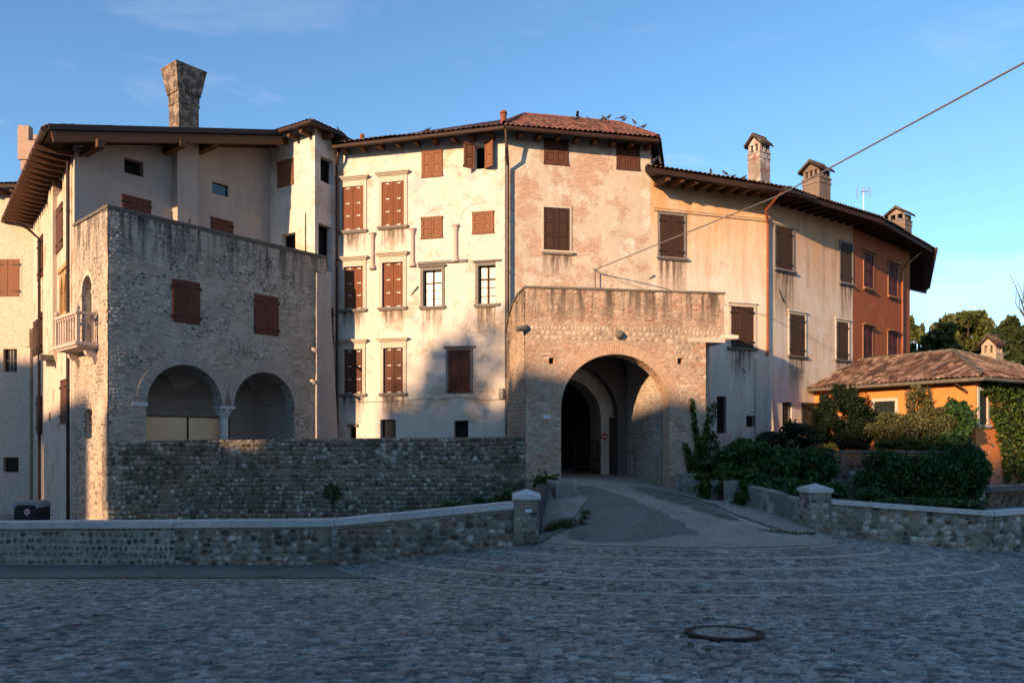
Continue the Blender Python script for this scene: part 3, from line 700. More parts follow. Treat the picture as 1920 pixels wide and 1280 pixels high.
sheet('asphalt_patch', gp((1060, 1012), (1110, 1019), (1200, 1016), (1262, 1005), (1310, 1003), (1285, 985), (1240, 960), (1180, 935), (1120, 915), (1080, 905), (1075, 925), (1095, 950), (1075, 985)), (1, 7, 15, 24), .05, .024, 'asphalt')
sheet('asphalt_strip', gp((1215, 915), (1270, 925), (1330, 945), (1385, 975), (1345, 972), (1290, 950), (1235, 935), (1180, 912)), (2, 8, 15, 26), .05, .026, 'asphalt_old')
sheet('drive_kerb', gp((1285, 932), (1330, 945), (1400, 975), (1490, 1003), (1535, 1000), (1512, 985), (1450, 955), (1385, 945), (1320, 925), (1265, 915)), (4, 9, 15, 27), .05, .05, 'concrete')
sheet('side_slab', gp((1012, 1020), (1045, 1000), (1085, 965), (1100, 940), (1070, 908), (1040, 908), (1000, 960)), (0, 3, 15, 25), .05, .06, 'concrete')
def band(pts, wd, name='paving_band', off=.004):
    V = []; Fc = []
    P2 = [Vector(p) for p in pts]
    for i, p in enumerate(P2):
        d = (P2[min(i+1, len(P2)-1)]-P2[max(i-1, 0)]).normalized(); n = Vector((-d.y, d.x))*wd/2
        for q in (p-n, p+n): V.append((q.x, q.y, float(zg(q.x, q.y))+off))
        if i: k = 2*i; Fc.append([k-2, k-1, k+1, k])
    n_ = len(V); V += [(x, y, z-.05) for x, y, z in V]
    for i in range(1, len(P2)): k = 2*i; Fc += [[k-2, k, k+n_, k-2+n_], [k-1, k+1, k+1+n_, k-1+n_]]
    return tag(mk(name, V, Fc, M['band']), kind='structure')
for r, t0, t1 in ((3.66, 196, 343), (4.8, 192, 363), (5.9, 190, 368), (7.0, 188.2, 372), (8.2, 187.5, 375)):
    pts = [(RC[0]+r*math.cos(R(t)), RC[1]+.745*r*math.sin(R(t))) for t in np.linspace(t0, t1, 60)]
    band([p for p in pts if p[1] < 17.3 or p[0] > 2], .11)
band([(x, 14.55) for x in np.linspace(-14, -2.7, 30)], .14)
# manhole cover
mc = pt(1358, 1188, 8.72); mc.z = float(zg(mc.x, mc.y))+.002
t = empty('manhole_cover', mc, 'round iron manhole frame with a cobbled lid set in the plaza', 'manhole cover')
sl = -.079
def tiltz(mb): mb.v = [(x, y, z+sl*(y-mc.y)) for x, y, z in mb.v]
mb = MB()
for r0, r1 in ((.36, .455),):
    n = 48
    for k in range(n):
        a, b = 2*math.pi*k/n, 2*math.pi*(k+1)/n
        p = lambda r, a, z: (mc.x+r*math.cos(a), mc.y+r*math.sin(a), mc.z+z)
        mb.face([p(r0, a, .022), p(r1, a, .022), p(r1, b, .022), p(r0, b, .022)])
        mb.face([p(r1, a, .022), p(r1, a, -.03), p(r1, b, -.03), p(r1, b, .022)])
        mb.face([p(r0, a, .022), p(r0, b, .022), p(r0, b, -.03), p(r0, a, -.03)])
        if k % 2: mb.face([p(r0+.03, a, .026), p(r1-.02, a, .026), p(r1-.02, b, .026), p(r0+.03, b, .026)])
tiltz(mb); M['rust'] = simple('rusty_iron', (.05, .026, .02), .7, .4, 14); mb.build('frame', M['rust'], t)
x = np.arange(-.36, .361, .015); X, Y = np.meshgrid(x, x, indexing='ij'); f1, f2, ii, jj = vor(X/.13+9, Y/.1+4, 3.)
Fc = gridfaces(*X.shape); k = np.hypot(X.ravel()[Fc].mean(1), Y.ravel()[Fc].mean(1)) < .355
mk('lid', np.stack([X+mc.x, Y+mc.y, mc.z+.008+sl*Y+.008*np.clip((f2-f1)/.25, 0, 1)], -1), Fc[k], M['plaza'], t, None, {'rnd': .35+.5*hsh(ii, jj, 2), 'msk': ((f2-f1) > .1).astype(float)})

# ================================================================= WINDOW HELPERS
def leaf(W, s0, s1, z0, z1, d, style, mat, parent, clips=False, seed=0, hinge_left=True, name='shutter', arch=0.):
    mb = MB(); wd = s1-s0; H = z1-z0; t = .035
    if style == 'planks':
        n = max(2, round(wd/.11))
        for i in range(n):
            a = s0+wd*i/n+.002; b = s0+wd*(i+1)/n-.002; j = .006*float(hsh(i, seed, 1.)); r = .0
            top = z1-(.015*float(hsh(i, seed, 2.)) if mat == 'wood_old' else 0)
            zt0 = top - (arch*((a+b)/2-s0)/wd if arch > 0 else (-arch)*(1-((a+b)/2-s0)/wd) if arch < 0 else 0)
            mb.wbox(W, a, b, z0+(.03*float(hsh(i, seed, 4.)) if mat == 'wood_old' else 0), zt0, d, d+t+j)
        for zz in (z0+.13*H, z1-.15*H-abs(arch)*.5):
            if not clips:
                a, b = (s0-.05, s0+wd*.62) if hinge_left else (s1-wd*.62, s1+.05)
                mb.wbox(W, a, b, zz-.02, zz+.02, d+t+.008, d+t+.018, 1)
                a = s0-.05 if hinge_left else s1+.0
                mb.wbox(W, a, a+.05, zz-.045, zz+.045, d+.0, d+t+.03, 1)
        if clips:
            for zz in (z0+.04, z0+.33*H, z0+.62*H, z1-.06):
                c = s0+wd*.5; mb.wbox(W, c-.07, c+.08, zz-.014, zz+.014, d+t+.008, d+t+.02, 2)
                mb.wbox(W, c+.04, c+.08, zz-.03, zz+.03, d+t+.0085, d+t+.024, 2)
    else:
        st = .06*min(1, wd/.35)+.01
        mb.wbox(W, s0, s0+st, z0, z1, d, d+.045); mb.wbox(W, s1-st, s1, z0, z1, d, d+.045)
        rails = [z0, z0+H*.5, z1] if style == 'panel' else [z0, z0+H*.36, z0+H*.68, z1] if style == 'panel3' else [z0, z0+H*.38, z1]
        rails[0] += st/2; rails[-1] -= st/2
        for zz in rails: mb.wbox(W, s0+st, s1-st, zz-st/2, zz+st/2, d, d+.045)
        for k, (a, b) in enumerate(zip(rails[:-1], rails[1:])):
            a += st/2; b -= st/2
            if style == 'louvre' and k == 0:
                n = 9
                for q in range(n):
                    zz = a+(b-a)*(q+.5)/n; h = (b-a)/n*.42
                    p = [W.P(s0+st, zz-h, d+.04), W.P(s1-st, zz-h, d+.04), W.P(s1-st, zz+h, d+.006), W.P(s0+st, zz+h, d+.006)]
                    mb.face(p); mb.face([v+Vector((0, 0, -.012)) for v in p][::-1])
            else:
                mb.wbox(W, s0+st, s1-st, a, b, d+.004, d+.02)
                if (b-a) > .12 and (wd-2*st) > .1:
                    g = min(.045, (wd-2*st)*.22); mb.wbox(W, s0+st+g, s1-st-g, a+g, b-g, d+.02, d+.034)
        if not clips:
            for zz in (z0+.05, z1-.05):
                a = s0-.03 if hinge_left else s1; mb.wbox(W, a, a+.03, zz-.04, zz+.04, d, d+.05, 1)
    return mb.build(name, [M[mat], M['iron'], M['clip']], parent)

def surround(W, s0, s1, z0, z1, parent, jw=.13, mat='stone_cream', sill=True, cornice=None, proud=.04, lint=None, sillw=.07, sillmat=None):
    mb = MB(); lh = jw if lint is None else lint
    mb.wbox(W, s0-jw, s0, z0, z1, -.06, proud); mb.wbox(W, s1, s1+jw, z0, z1, -.06, proud)
    mb.wbox(W, s0-jw, s1+jw, z1, z1+lh, -.06, proud+.003)
    mb.build('surround', M[mat], parent)
    if sill:
        mb = MB(); e = jw+.05; mb.wbox(W, s0-e, s1+e, z0-.075, z0, -.1, sillw+proud); mb.wbox(W, s0-e+.03, s1+e-.03, z0-.12, z0-.075, -.02, sillw*.5+proud)
        mb.build('sill', M[sillmat or mat], parent)
    if cornice:
        mb = MB(); zz = z1+lh; e = jw
        for k, (h, p, x) in enumerate(cornice):
            mb.wbox(W, s0-e-x, s1+e+x, zz, zz+h, -.02, proud+p); zz += h
        mb.build('cornice', M[mat], parent)
CORN = [(.12, -.005, 0), (.05, .05, .04), (.045, .11, .09), (.04, .16, .13)]
def twoleaf(W, s0, s1, z0, z1, d, style, mat, w, clips=False, seed=0, arch=0.):
    c = (s0+s1)/2
    leaf(W, s0+.008, c-.006, z0+.008, z1-.008, d, style, mat, w, clips, seed, True, arch=-arch)
    leaf(W, c+.006, s1-.008, z0+.008, z1-.008, d, style, mat, w, clips, seed+50, False, arch=arch)
def window(b, W, px, style='planks', mat='wood_old', mount='in', sur=None, clips=False, seed=0, inset=.1, label=None, depth=.25, arch=0., **kw):
    s0, s1, z0, z1 = W.rect(*px)
    mb = MB(); fw = .045
    if mount == 'in':
        W.op(s0, s1, z0, z1, None, depth, style in ('planks', 'panel', 'panel3', 'louvre'))
        d0 = -inset-.05 if style not in ('dark', 'grate') else -depth+.02
    else: d0 = -.01
    d1 = d0+.045
    if mount == 'in':
        mb.wbox(W, s0, s0+fw, z0, z1, d0, d1); mb.wbox(W, s1-fw, s1, z0, z1, d0, d1)
        mb.wbox(W, s0+fw, s1-fw, z0, z0+fw, d0, d1); mb.wbox(W, s0+fw, s1-fw, z1-fw, z1, d0, d1)
    else:
        e = .03; mb.wbox(W, s0-e, s0, z0, z1, -.02, .03); mb.wbox(W, s1, s1+e, z0, z1, -.02, .03)
        mb.wbox(W, s0-e-.02, s1+e+.02, z1, z1+.05, -.02, .05); mb.wbox(W, s0-e-.02, s1+e+.02, z0-.05, z0, -.02, .05)
    if style == 'glass':
        c = (s0+s1)/2; H = z1-z0
        mb.wbox(W, c-.035, c+.035, z0+fw, z1-fw, d0+.002, d1+.01)
        zt = z0+H*.66; mb.wbox(W, s0+fw, s1-fw, zt-.03, zt+.03, d0+.004, d1+.006)
        for q in (.22, .44): mb.wbox(W, s0+fw, s1-fw, z0+H*q-.013, z0+H*q+.013, d0+.006, d1-.004)
    w = mb.build('window', M['wood_old' if style in ('dark', 'grate') else mat], b)
    if label: w['label'] = label
    if style in ('planks', 'panel', 'panel3', 'louvre'):
        twoleaf(W, s0, s1, z0, z1, -inset if mount == 'in' else .0, style, mat, w, clips, seed, arch)
    if style == 'glass' or kw.get('pane'):
        p = MB(); p.face([W.P(s0+fw, z0+fw, d0+.02), W.P(s1-fw, z0+fw, d0+.02), W.P(s1-fw, z1-fw, d0+.02), W.P(s0+fw, z1-fw, d0+.02)])
        p.build('pane', M['glass_pale' if style == 'glass' else 'glass'], w)
    if style == 'dark' and not kw.get('pane'):
        p = MB(); p.face([W.P(s0-.2, z0-.3, -depth-.2), W.P(s1+.35, z0-.3, -depth-.2), W.P(s1+.35, z1+.4, -depth-.2), W.P(s0-.2, z1+.4, -depth-.2)]); p.build('shade_backing', M['room'], w)  # dark sheet added behind the opening in place of the interior shade
    if style == 'grate':
        g = MB(); n = max(2, round((s1-s0)/.12))
        for i in range(1, n): g.tube([W.P(s0+(s1-s0)*i/n, z0, -.06), W.P(s0+(s1-s0)*i/n, z1, -.06)], .011, 6)
        m_ = max(2, round((z1-z0)/.16))
        for i in range(1, m_): g.tube([W.P(s0, z0+(z1-z0)*i/m_, -.06), W.P(s1, z0+(z1-z0)*i/m_, -.06)], .009, 6)
        g.build('grille', M['iron'], w)
    if sur is not None: surround(W, s0, s1, z0, z1, w, **sur)
    if kw.get('stain'):
        h_ = kw['stain']; q = MB(); e_ = .1; zt_ = z0-.12
        q.face([W.P(s0-e_, zt_-h_, .016), W.P(s1+e_, zt_-h_, .016), W.P(s1+e_, zt_, .016), W.P(s0-e_, zt_, .016)], [(0, 0), (1, 0), (1, 1), (0, 1)]); q.build('stain', M['stain'], w)
    return w, (s0, s1, z0, z1)
def rafters(b, W, s0, s1, step, z, out, drop=.0, wd=.14, h=.17, shift=0., mat='rafter', inn=.3):
    n = int((s1-s0)/step)
    for i in range(n+1):
        s = s0+i*step; mb = MB()
        c = [W.P(s-wd/2, z-h-drop, out), W.P(s+wd/2, z-h-drop, out), W.P(s+wd/2, z-h, -inn), W.P(s-wd/2, z-h, -inn),
             W.P(s-wd/2, z-drop, out), W.P(s+wd/2, z-drop, out), W.P(s+wd/2, z, -inn), W.P(s-wd/2, z, -inn)]
        c[1:1] = []; mb.box8(c); mb.build('rafter', M[mat], b)
def gutter(b, pts, r=.075, mat='gutter', name='gutter'):
    mb = MB(); mb.tube(pts, r, 10); return mb.build(name, M[mat], b)
def pipe(b, pts, r=.05, mat='pipe'):
    mb = MB(); mb.tube(pts, r, 8)
    P_ = [Vector(p) for p in pts]
    for a, c in zip(P_[:-1], P_[1:]):
        if abs((c-a).normalized().z) > .95:
            for k in range(1, int((c-a).length/2)): q = a+(c-a)*(k*2/(c-a).length); mb.tube([q, q+Vector((0, 0, .05))], r*1.25, 8)
    return mb.build('downpipe', M[mat], b)
def arch_ring(mb, W, s0, s1, zs, zt, w_, d, base=None, m=0):
    c = (s0+s1)/2; r = (s1-s0)/2; n = 36; q = (zt-zs)/r
    for k in range(n):
        a, e = math.pi*k/n, math.pi*(k+1)/n
        P = lambda rr, t, dd: W.P(c+rr*math.cos(t), zs+rr*q*math.sin(t), dd)
        mb.face([P(r, a, d), P(r+w_, a, d), P(r+w_, e, d), P(r, e, d)], [(r, a*r), (r+w_, a*r), (r+w_, e*r), (r, e*r)], m)
        mb.face([P(r, e, d), P(r, e, 0), P(r, a, 0), P(r, a, d)], m=m); mb.face([P(r+w_, a, d), P(r+w_, a, 0), P(r+w_, e, 0), P(r+w_, e, d)], m=m)
def plainwall(mb, A, B, zb, zt, m=0):
    W = Wall(A, B); W.mesh(mb, zb, zt, m=m); return W
GB = -3.6

# ================================================================= LOGGIA TOWER
TC = (-12.25, 22.66); TR = (-7.23, 29.10); TLB = (-14.47, 24.70); TZ = 6.96
tower = empty('loggia_tower', (-9.8, 26, GB), 'grey brick and cobble tower house with two loggia arches and a stone balcony', 'building')
WT = Wall(TC, TR); WS = Wall(TLB, TC)
for i, px in enumerate(((322, 526, 374, 606), (476, 554, 521, 628))):
    window(tower, WT, px, 'planks', 'wood_plain', 'in', None, False, i, inset=-.03, arch=.05)
a1 = WT.uv(274)[0], WT.uv(415)[0]; a2 = WT.uv(437)[0], WT.uv(551)[0]
LS = 1.08; c1 = LS+(a1[1]-a1[0])/2*1.02; c2 = LS+(a2[1]-a2[0])/2*1.02
WT.op(a1[0], a1[1], -.6, c1, LS, .45); WT.op(a2[0], a2[1], -.6, c2, LS-.02, .45)
WT.op(a1[1], a2[0], -.6, .99, None, .45); WT.skip = [a1[1], a2[0]]
mb = MB(); WT.mesh(mb, -.6, TZ, streak=1.9, extra=list(np.linspace(0, WT.L, 30)))
# arched door of the balcony and slit window on the side wall
ds0, ds1 = WS.uv(155)[0], WS.uv(174)[0]; dz0 = 3.0; dz1 = WS.uv(164, 517)[1]; dsp = WS.uv(164, 548)[1]
WS.op(ds0, ds1, dz0, dz1, dsp, .5, True)
v0, v1 = WS.uv(162)[0], WS.uv(174)[0]; WS.op(v0, v1, WS.uv(168, 822)[1], WS.uv(168, 765)[1], WS.uv(168, 772)[1], .35)
WS.mesh(mb, -.3, TZ, streak=1.6, extra=list(np.linspace(0, WS.L, 12)))
Bk = (TLB[0]+WT.u.x*WT.L, TLB[1]+WT.u.y*WT.L)
plainwall(mb, TR, Bk, -.6, TZ); 
# pier below arches between/around, room shell
mb.face([(TC[0], TC[1], TZ-.1), (TR[0], TR[1], TZ-.1), (*Bk, TZ-.1), (*TLB, TZ-.1)])
tw = mb.build('wall', M['tower_brick'], tower)
facing('masonry_facing', WT, 0, WT.L, -.6, TZ-.02, M['tower_face'], tower, cob=.5, seed=2, ch=.11, cw=.15)
facing('masonry_facing', WS, 0, WS.L, -.3, TZ-.02, M['tower_face'], tower, cob=.46, seed=4, ch=.11, cw=.15)
mb = MB(); mb.wbox(WT, -.06, WT.L, TZ, TZ+.09, -.35, .06); mb.wbox(WS, .0, WS.L-.0, TZ+.002, TZ+.092, -.3, .06)
mb.wbox(WT, -.03, WT.L, TZ-.07, TZ, -.3, .03); mb.build('coping', M['stone_old'], tower)
# lower cobbled part of the side wall
stonewall('lower_wall', Wall((TLB[0], TLB[1]), TC), 0, WS.L+.02, GB, lambda q: -.28+.0*q, M['cobble_lit'], tower, amp=.03, h=.15, w=.16, seed=3, depth=.3, topround=False, base=.02)
mb = MB(); arch_ring(mb, WT, a1[0], a1[1], LS, c1, .33, .05); arch_ring(mb, WT, a2[0], a2[1], LS-.02, c2, .33, .05)
mb.build('arch_band', M['arch_brick'], tower)
# buttress on the right end
mb = MB(); bs = WT.uv(588)[0]; zt_ = 6.3
mb.box8([WT.P(bs, -.6, .2), WT.P(WT.L+.45, -.6, .2), WT.P(WT.L+.45, -.6, -.3), WT.P(bs, -.6, -.02), WT.P(bs+.05, zt_, .13), WT.P(WT.L+.02, zt_, .13), WT.P(WT.L+.02, zt_, -.3), WT.P(bs+.05, zt_, -.02)])
mb.build('buttress', M['plaster_grey'], tower)
# column
cs = (a1[1]+a2[0])/2; cp = WT.P(cs, 0, -.22)
mb = MB(); mb.lathe((cp.x, cp.y, 0), [(.2, -.6), (.2, -.45), (.165, -.4), (.15, -.3), (.145, .68), (.165, .7), (.165, .73)], 20); mb.build('column', M['stone_white'], tower, smooth=False)
mb = MB(); mb.lathe((cp.x, cp.y, 0), [(.15, .73), (.17, .78), (.16, .84), (.2, .9), (.19, .93), (.26, .99)], 16)
for q in range(8):
    an = q*math.pi/4; mb.tube([(cp.x+.15*math.cos(an), cp.y+.15*math.sin(an), .76), (cp.x+.2*math.cos(an), cp.y+.2*math.sin(an), .9), (cp.x+.28*math.cos(an), cp.y+.28*math.sin(an), .93), (cp.x+.25*math.cos(an), cp.y+.25*math.sin(an), .88)], [.05, .045, .04, .03], 6)
mb.wbox(WT, cs-.28, cs+.28, .99, 1.075, -.5, .06); mb.build('capital', M['stone_white'], tower)
mb = MB(); mb.wbox(WT, WT.uv(246)[0], a1[0]+.03, .98, 1.12, -.3, .06); mb.build('impost', M['stone_white'], tower)
mb = MB(); mb.wbox(WT, a2[1]-.05, a2[1]+.4, .92, .98, -.3, .04); mb.build('impost', M['arch_brick'], tower)
# loggia room: back wall, groin vault, ends
RD = 3.3; mb = MB(); WB = Wall(tuple(WT.P(a1[0]-.35, 0, -RD))[:2], tuple(WT.P(a2[1]+.5, 0, -RD))[:2])
plainwall(mb, WB.A, WB.B, -.6, 3); plainwall(mb, tuple(WT.P(a1[0]-.35, 0, -.45))[:2], WB.A, -.6, 3); plainwall(mb, WB.B, tuple(WT.P(a2[1]+.5, 0, -.45))[:2], -.6, 3)
mb.face([WT.P(a1[0]-.35, -.6, -.3), WT.P(a2[1]+.5, -.6, -.3), WT.P(a2[1]+.5, -.6, -RD), WT.P(a1[0]-.35, -.6, -RD)])
lo0, hi0 = a1[0]-.35, a2[1]+.5
bays = [(lo0, cs), (cs, hi0)]
for (b0, b1) in bays:
    n = 18; dd = [(-.45, -(.45+(RD-.45)/2)), (-(.45+(RD-.45)/2), -RD)]
    for (e0, e1) in ((-.45, -RD),):
        def vz(s, d):
            u = (s-(b0+b1)/2)/((b1-b0)/2); v = (d-(e0+e1)/2)/((e1-e0)/2); rr = (b1-b0)/2
            return .72+1.78*math.sqrt(max(0, 1-min(abs(u), abs(v))**2*.98))
        for i in range(n):
            for j in range(n):
                s0_, s1_ = b0+(b1-b0)*i/n, b0+(b1-b0)*(i+1)/n; d0_, d1_ = e0+(e1-e0)*j/n, e0+(e1-e0)*(j+1)/n
                mb.face([WT.P(s0_, vz(s0_, d0_), d0_), WT.P(s0_, vz(s0_, d1_), d1_), WT.P(s1_, vz(s1_, d1_), d1_), WT.P(s1_, vz(s1_, d0_), d0_)])
mb.build('loggia_vault', M['vault'], tower)
mb = MB(); q = WB.P(WB.L*.5, .6, .02); mb.lathe(q, [(.03, 0), (.08, .05), (.16, .16), (.18, .2), (.18, .24)], 10); mb.build('corbel', M['arch_brick'], tower)
mb = MB(); mb.wbox(WB, .35, 1.0, -.6, 1.1, 0, .04); mb.build('door', M['wood_old'], tower)
# beige hoarding panels behind the left arch
W2 = Wall(tuple(WT.P(a1[0]-.1, 0, -.55))[:2], tuple(WT.P(cs+.4, 0, -.55))[:2]); pz = .72
hd = empty('panel_screen', W2.P(1, -.6), 'beige panel screen in dark frames standing inside the left loggia arch', 'screen')
mb = MB(); mb.wbox(W2, .12, 1.72, -.6, pz-.04, 0, .03); mb.build('panel', M['beige'], hd)
mb = MB(); mb.wbox(W2, 1.78, W2.L-.06, -.6, pz-.04, 0, .03); mb.build('panel', M['beige'], hd)
mb = MB()
for s in (.06, 1.72, W2.L-.06): mb.wbox(W2, s, s+.06, -.6, pz, -.01, .05)
mb.wbox(W2, .12, 1.72, pz-.04, pz, -.01, .045); mb.wbox(W2, 1.78, W2.L-.06, pz-.04, pz, -.01, .045); mb.build('frame', M['iron'], hd)
# balcony
s_r = WS.uv(186)[0]; s_l = s_r-2.05; bd = .62; zf = WS.uv(150, 640)[1]; zf = 2.93; zr = zf+.93
mb = MB(); mb.wbox(WS, s_l-.04, s_r+.04, zf-.1, zf, -.05, bd+.06); mb.wbox(WS, s_l+.02, s_r-.02, zf-.17, zf-.1, -.05, bd)
mb.build('balcony_floor', M['stone_pink'], tower)
for s in (s_l+.15, s_r-.35):
    mb = MB(); q = [(0, -.62), (.1, -.62), (.16, -.45), (.3, -.36), (.36, -.2), (bd-.04, -.17), (0, -.17)]
    a = [WS.P(s, zf+z, d) for d, z in q]; b_ = [WS.P(s+.2, zf+z, d) for d, z in q]; k = len(q)
    mb.face(a); mb.face(b_[::-1])
    for i in range(k): mb.face([a[i], b_[i], b_[(i+1) % k], a[(i+1) % k]])
    mb.build('bracket', M['stone_pink'], tower)
mb = MB(); mb.wbox(WS, s_l-.03, s_r+.03, zr-.09, zr, bd-.09, bd+.04); mb.wbox(WS, s_r-.1, s_r+.028, zr-.088, zr-.002, 0, bd-.09); mb.wbox(WS, s_l-.028, s_l+.1, zr-.088, zr-.002, 0, bd-.09)
for s in (s_l, s_r-.1): mb.wbox(WS, s, s+.1, zf, zr-.09, bd-.09, bd+.01)
rail = mb.build('balcony_rail', M['stone_pink'], tower)
for k in range(8):
    s = s_l+.1+(s_r-s_l-.2)*(k+.5)/8; mb = MB(); p = WS.P(s, 0, bd-.04)
    mb.lathe((p.x, p.y, 0), [(.045, zf), (.04, zf+.05), (.028, zf+.07), (.026, zr-.2), (.05, zr-.17), (.06, zr-.09)], 8); mb.build('baluster', M['stone_pink'], tower)
for k in range(2):
    p = WS.P(s_r-.05, 0, .12+(bd-.2)*(k+.2)/2); mb = MB()
    mb.lathe((p.x, p.y, 0), [(.05, zf), (.04, zf+.05), (.03, zf+.07), (.028, zr-.2), (.05, zr-.17), (.06, zr-.09)], 8); mb.build('baluster', M['stone_pink'], tower)
for s in (s_l+.04, s_r-.05):
    p = WS.P(s, zr, bd-.03); mb = MB(); mb.lathe(p, [(.04, 0), (.03, .03), (.075, .09), (.07, .14), (.03, .19), (.012, .24), (.03, .26), (.0, .28)], 10); mb.build('finial', M['stone_pink'], tower)
mb = MB(); arch_ring(mb, WS, ds0, ds1, dsp, dz1, .12, .03)
mb.wbox(WS, ds0-.12, ds0, dz0, dsp, -.02, .03); mb.wbox(WS, ds1, ds1+.12, dz0, dsp, -.02, .03)
mb.wbox(WS, ds0-.15, ds0-.002, dsp-.1, dsp, -.05, .06); mb.wbox(WS, ds1+.002, ds1+.15, dsp-.1, dsp, -.05, .06); mb.build('door_surround', M['stone_cream'], tower)
mb = MB(); mb.wbox(WS, ds0+.01, ds1-.01, dz0, dz1-.02, -.49, -.46); mb.build('door', M['concrete'], tower)

# ================================================================= CORNER HOUSE (G, F1, F2, F3)
corner = empty('corner_house', (-13, 30, GB), 'pale plastered corner house behind the tower with deep eaves and tall flared chimney', 'building')
CG = (-20.95, 32.68); C0 = (-14.50, 24.74); C1 = (-9.88, 30.52); C2 = (-7.67, 29.05); C3 = (-7.08, 30.22)
WG = Wall(CG, C0); WF = Wall(C0, C1); W2f = Wall(C1, C2); W3 = Wall(C2, C3)
# G side
window(corner, WG, (106, 390, 118, 468), 'planks', 'wood_umber', 'on')
window(corner, WG, (107, 335, 117, 362), 'dark', 'wood_old', depth=.2)
window(corner, WG, (72, 448, 81, 520), 'planks', 'wood_umber', 'on')
window(corner, WG, (64, 604, 71, 664), 'planks', 'wood_old', 'on')
window(corner, WG, (73, 590, 79.5, 660), 'planks', 'wood_umber', 'on')
window(corner, WG, (70, 746, 79, 811), 'planks', 'wood_umber', 'on')
window(corner, WG, (115, 714, 126, 791), 'planks', 'wood_umber', 'on')
window(corner, WG, (92, 773, 95, 790), 'dark', 'wood_old', depth=.2)
s0, s1, z0, z1 = WG.rect(113, 507, 128, 588)
WG.op(s0, s1, z0, z1, None, .18, True)
mb = MB(); w2_ = s1-s0
for q in range(3): mb.wbox(WG, s0+w2_*q/2-.05, s0+w2_*q/2+.05, z0, z1-.1, -.12, .03)
for q in range(2):
    a, b = s0+w2_*q/2+.05, s0+w2_*(q+1)/2-.05; c = (a+b)/2
    for k in range(8):
        t0, t1 = k/8, (k+1)/8; f = lambda t: (a+(c-a)*t, z1-.75+.6*math.sin(t*1.5))
        mb.extr(WG, [f(t0), f(t1), (f(t1)[0], z1), (f(t0)[0], z1)], -.1, .02)
        g = lambda t: (b-(b-c)*t, z1-.75+.6*math.sin(t*1.5))
        mb.extr(WG, [g(t1), g(t0), (g(t0)[0], z1), (g(t1)[0], z1)], -.1, .02)
mb.wbox(WG, s0-.12, s1+.12, z1, z1+.16, 0, .08); mb.wbox(WG, s0-.12, s1+.12, z0-.1, z0, 0, .07)
mb.build('gothic_window', M['gothic'], corner)
mb = MB(); sp0, sp1 = WG.uv(98)[0], WG.uv(107)[0]; zt2 = 9.6
mb.wbox(WG, sp0, sp1, 3.2, zt2, 0, .14)
for k in range(4): mb.wbox(WG, sp0, sp1, 2.8+.1*k, 2.9+.1*k, 0, .03+.027*k)
mb.build('chimney_breast', M['plaster_side'], corner)
p = WG.P(WG.uv(101)[0], 2.9, 0); mb = MB(); q0 = WG.uv(103)[0]; mb.wbox(WG, q0, q0+.35, 2.85, 3.05, 0, .5); mb.wbox(WG, q0+.05, q0+.3, 2.65, 2.85, 0, .3); mb.build('stone_spout', M['stone_old'], corner)
roofz = lambda W: None
mb = MB(); WG.mesh(mb, GB, 9.72)
corner_g = mb.build('side_wall', M['plaster_side'], corner)
# F1 with its rake
zl, zr_ = 9.62, 11.95
rf = lambda q: zl+(zr_-zl)*q/WF.L+.05
window(corner, WF, (233, 299, 269, 328), 'dark', 'wood_old', depth=.3)
window(corner, WF, (230, 373, 281, 440), 'planks', 'wood_umber', 'on')
w_, _ = window(corner, WF, (398, 344, 428, 366), 'dark', 'wood_mid', depth=.15, pane=True)
window(corner, WF, (397, 414, 435, 470), 'planks', 'wood_umber', 'on')
mb = MB(); WF.mesh(mb, GB, rf)
mb.build('wall', M['plaster_grey'], corner)
WFp = Wall(tuple(WF.P(0, 0, .4))[:2], tuple(WF.P(WF.L, 0, .4))[:2])
p0, p1 = WFp.uv(333)[0], WFp.uv(373)[0]
mb = MB(); mb.wbox(WF, p0, p1, 3, rf(p0)-.02, 0, .4, z1b=rf(p1)-.02); mb.build('pilaster', M['plaster_grey'], corner)
window(corner, W2f, (522, 303, 550, 347), 'panel', 'wood_mid', 'on')
window(corner, W2f, (527, 438, 554, 480), 'dark', 'wood_old', depth=.3)
mb = MB(); W2f.mesh(mb, GB, 12.1); 
window(corner, W3, (601, 297, 625, 344), 'dark', 'wood_old', depth=.3)
window(corner, W3, (597, 422, 622, 508), 'dark', 'wood_old', depth=.3)
window(corner, W3, (615, 580, 623, 640), 'planks', 'wood_umber', 'on')
window(corner, W3, (615, 692, 624, 740), 'planks', 'wood_umber', 'on')
W3.mesh(mb, GB, 12.1)
Cb = [(-6.5, 36.5), (-12, 44), (-17.5, 42)]
pts = [C3]+Cb+[CG]
for a, b, h_ in zip(pts[:-1], pts[1:], (12.6, 12.2, 11.2, 9.6)): plainwall(mb, a, b, GB, h_)
mb.face([(-14.2, 25.6, 9.3), (-10.0, 30.8, 9.3), (-7.9, 30.0, 9.3), (-7.3, 30.8, 9.3), (-6.7, 36, 9.3), (-12, 43.8, 9.3), (-17.4, 41.8, 9.3), (-20.8, 33, 9.3)])
mb.build('wall', M['plaster_palace'], corner)
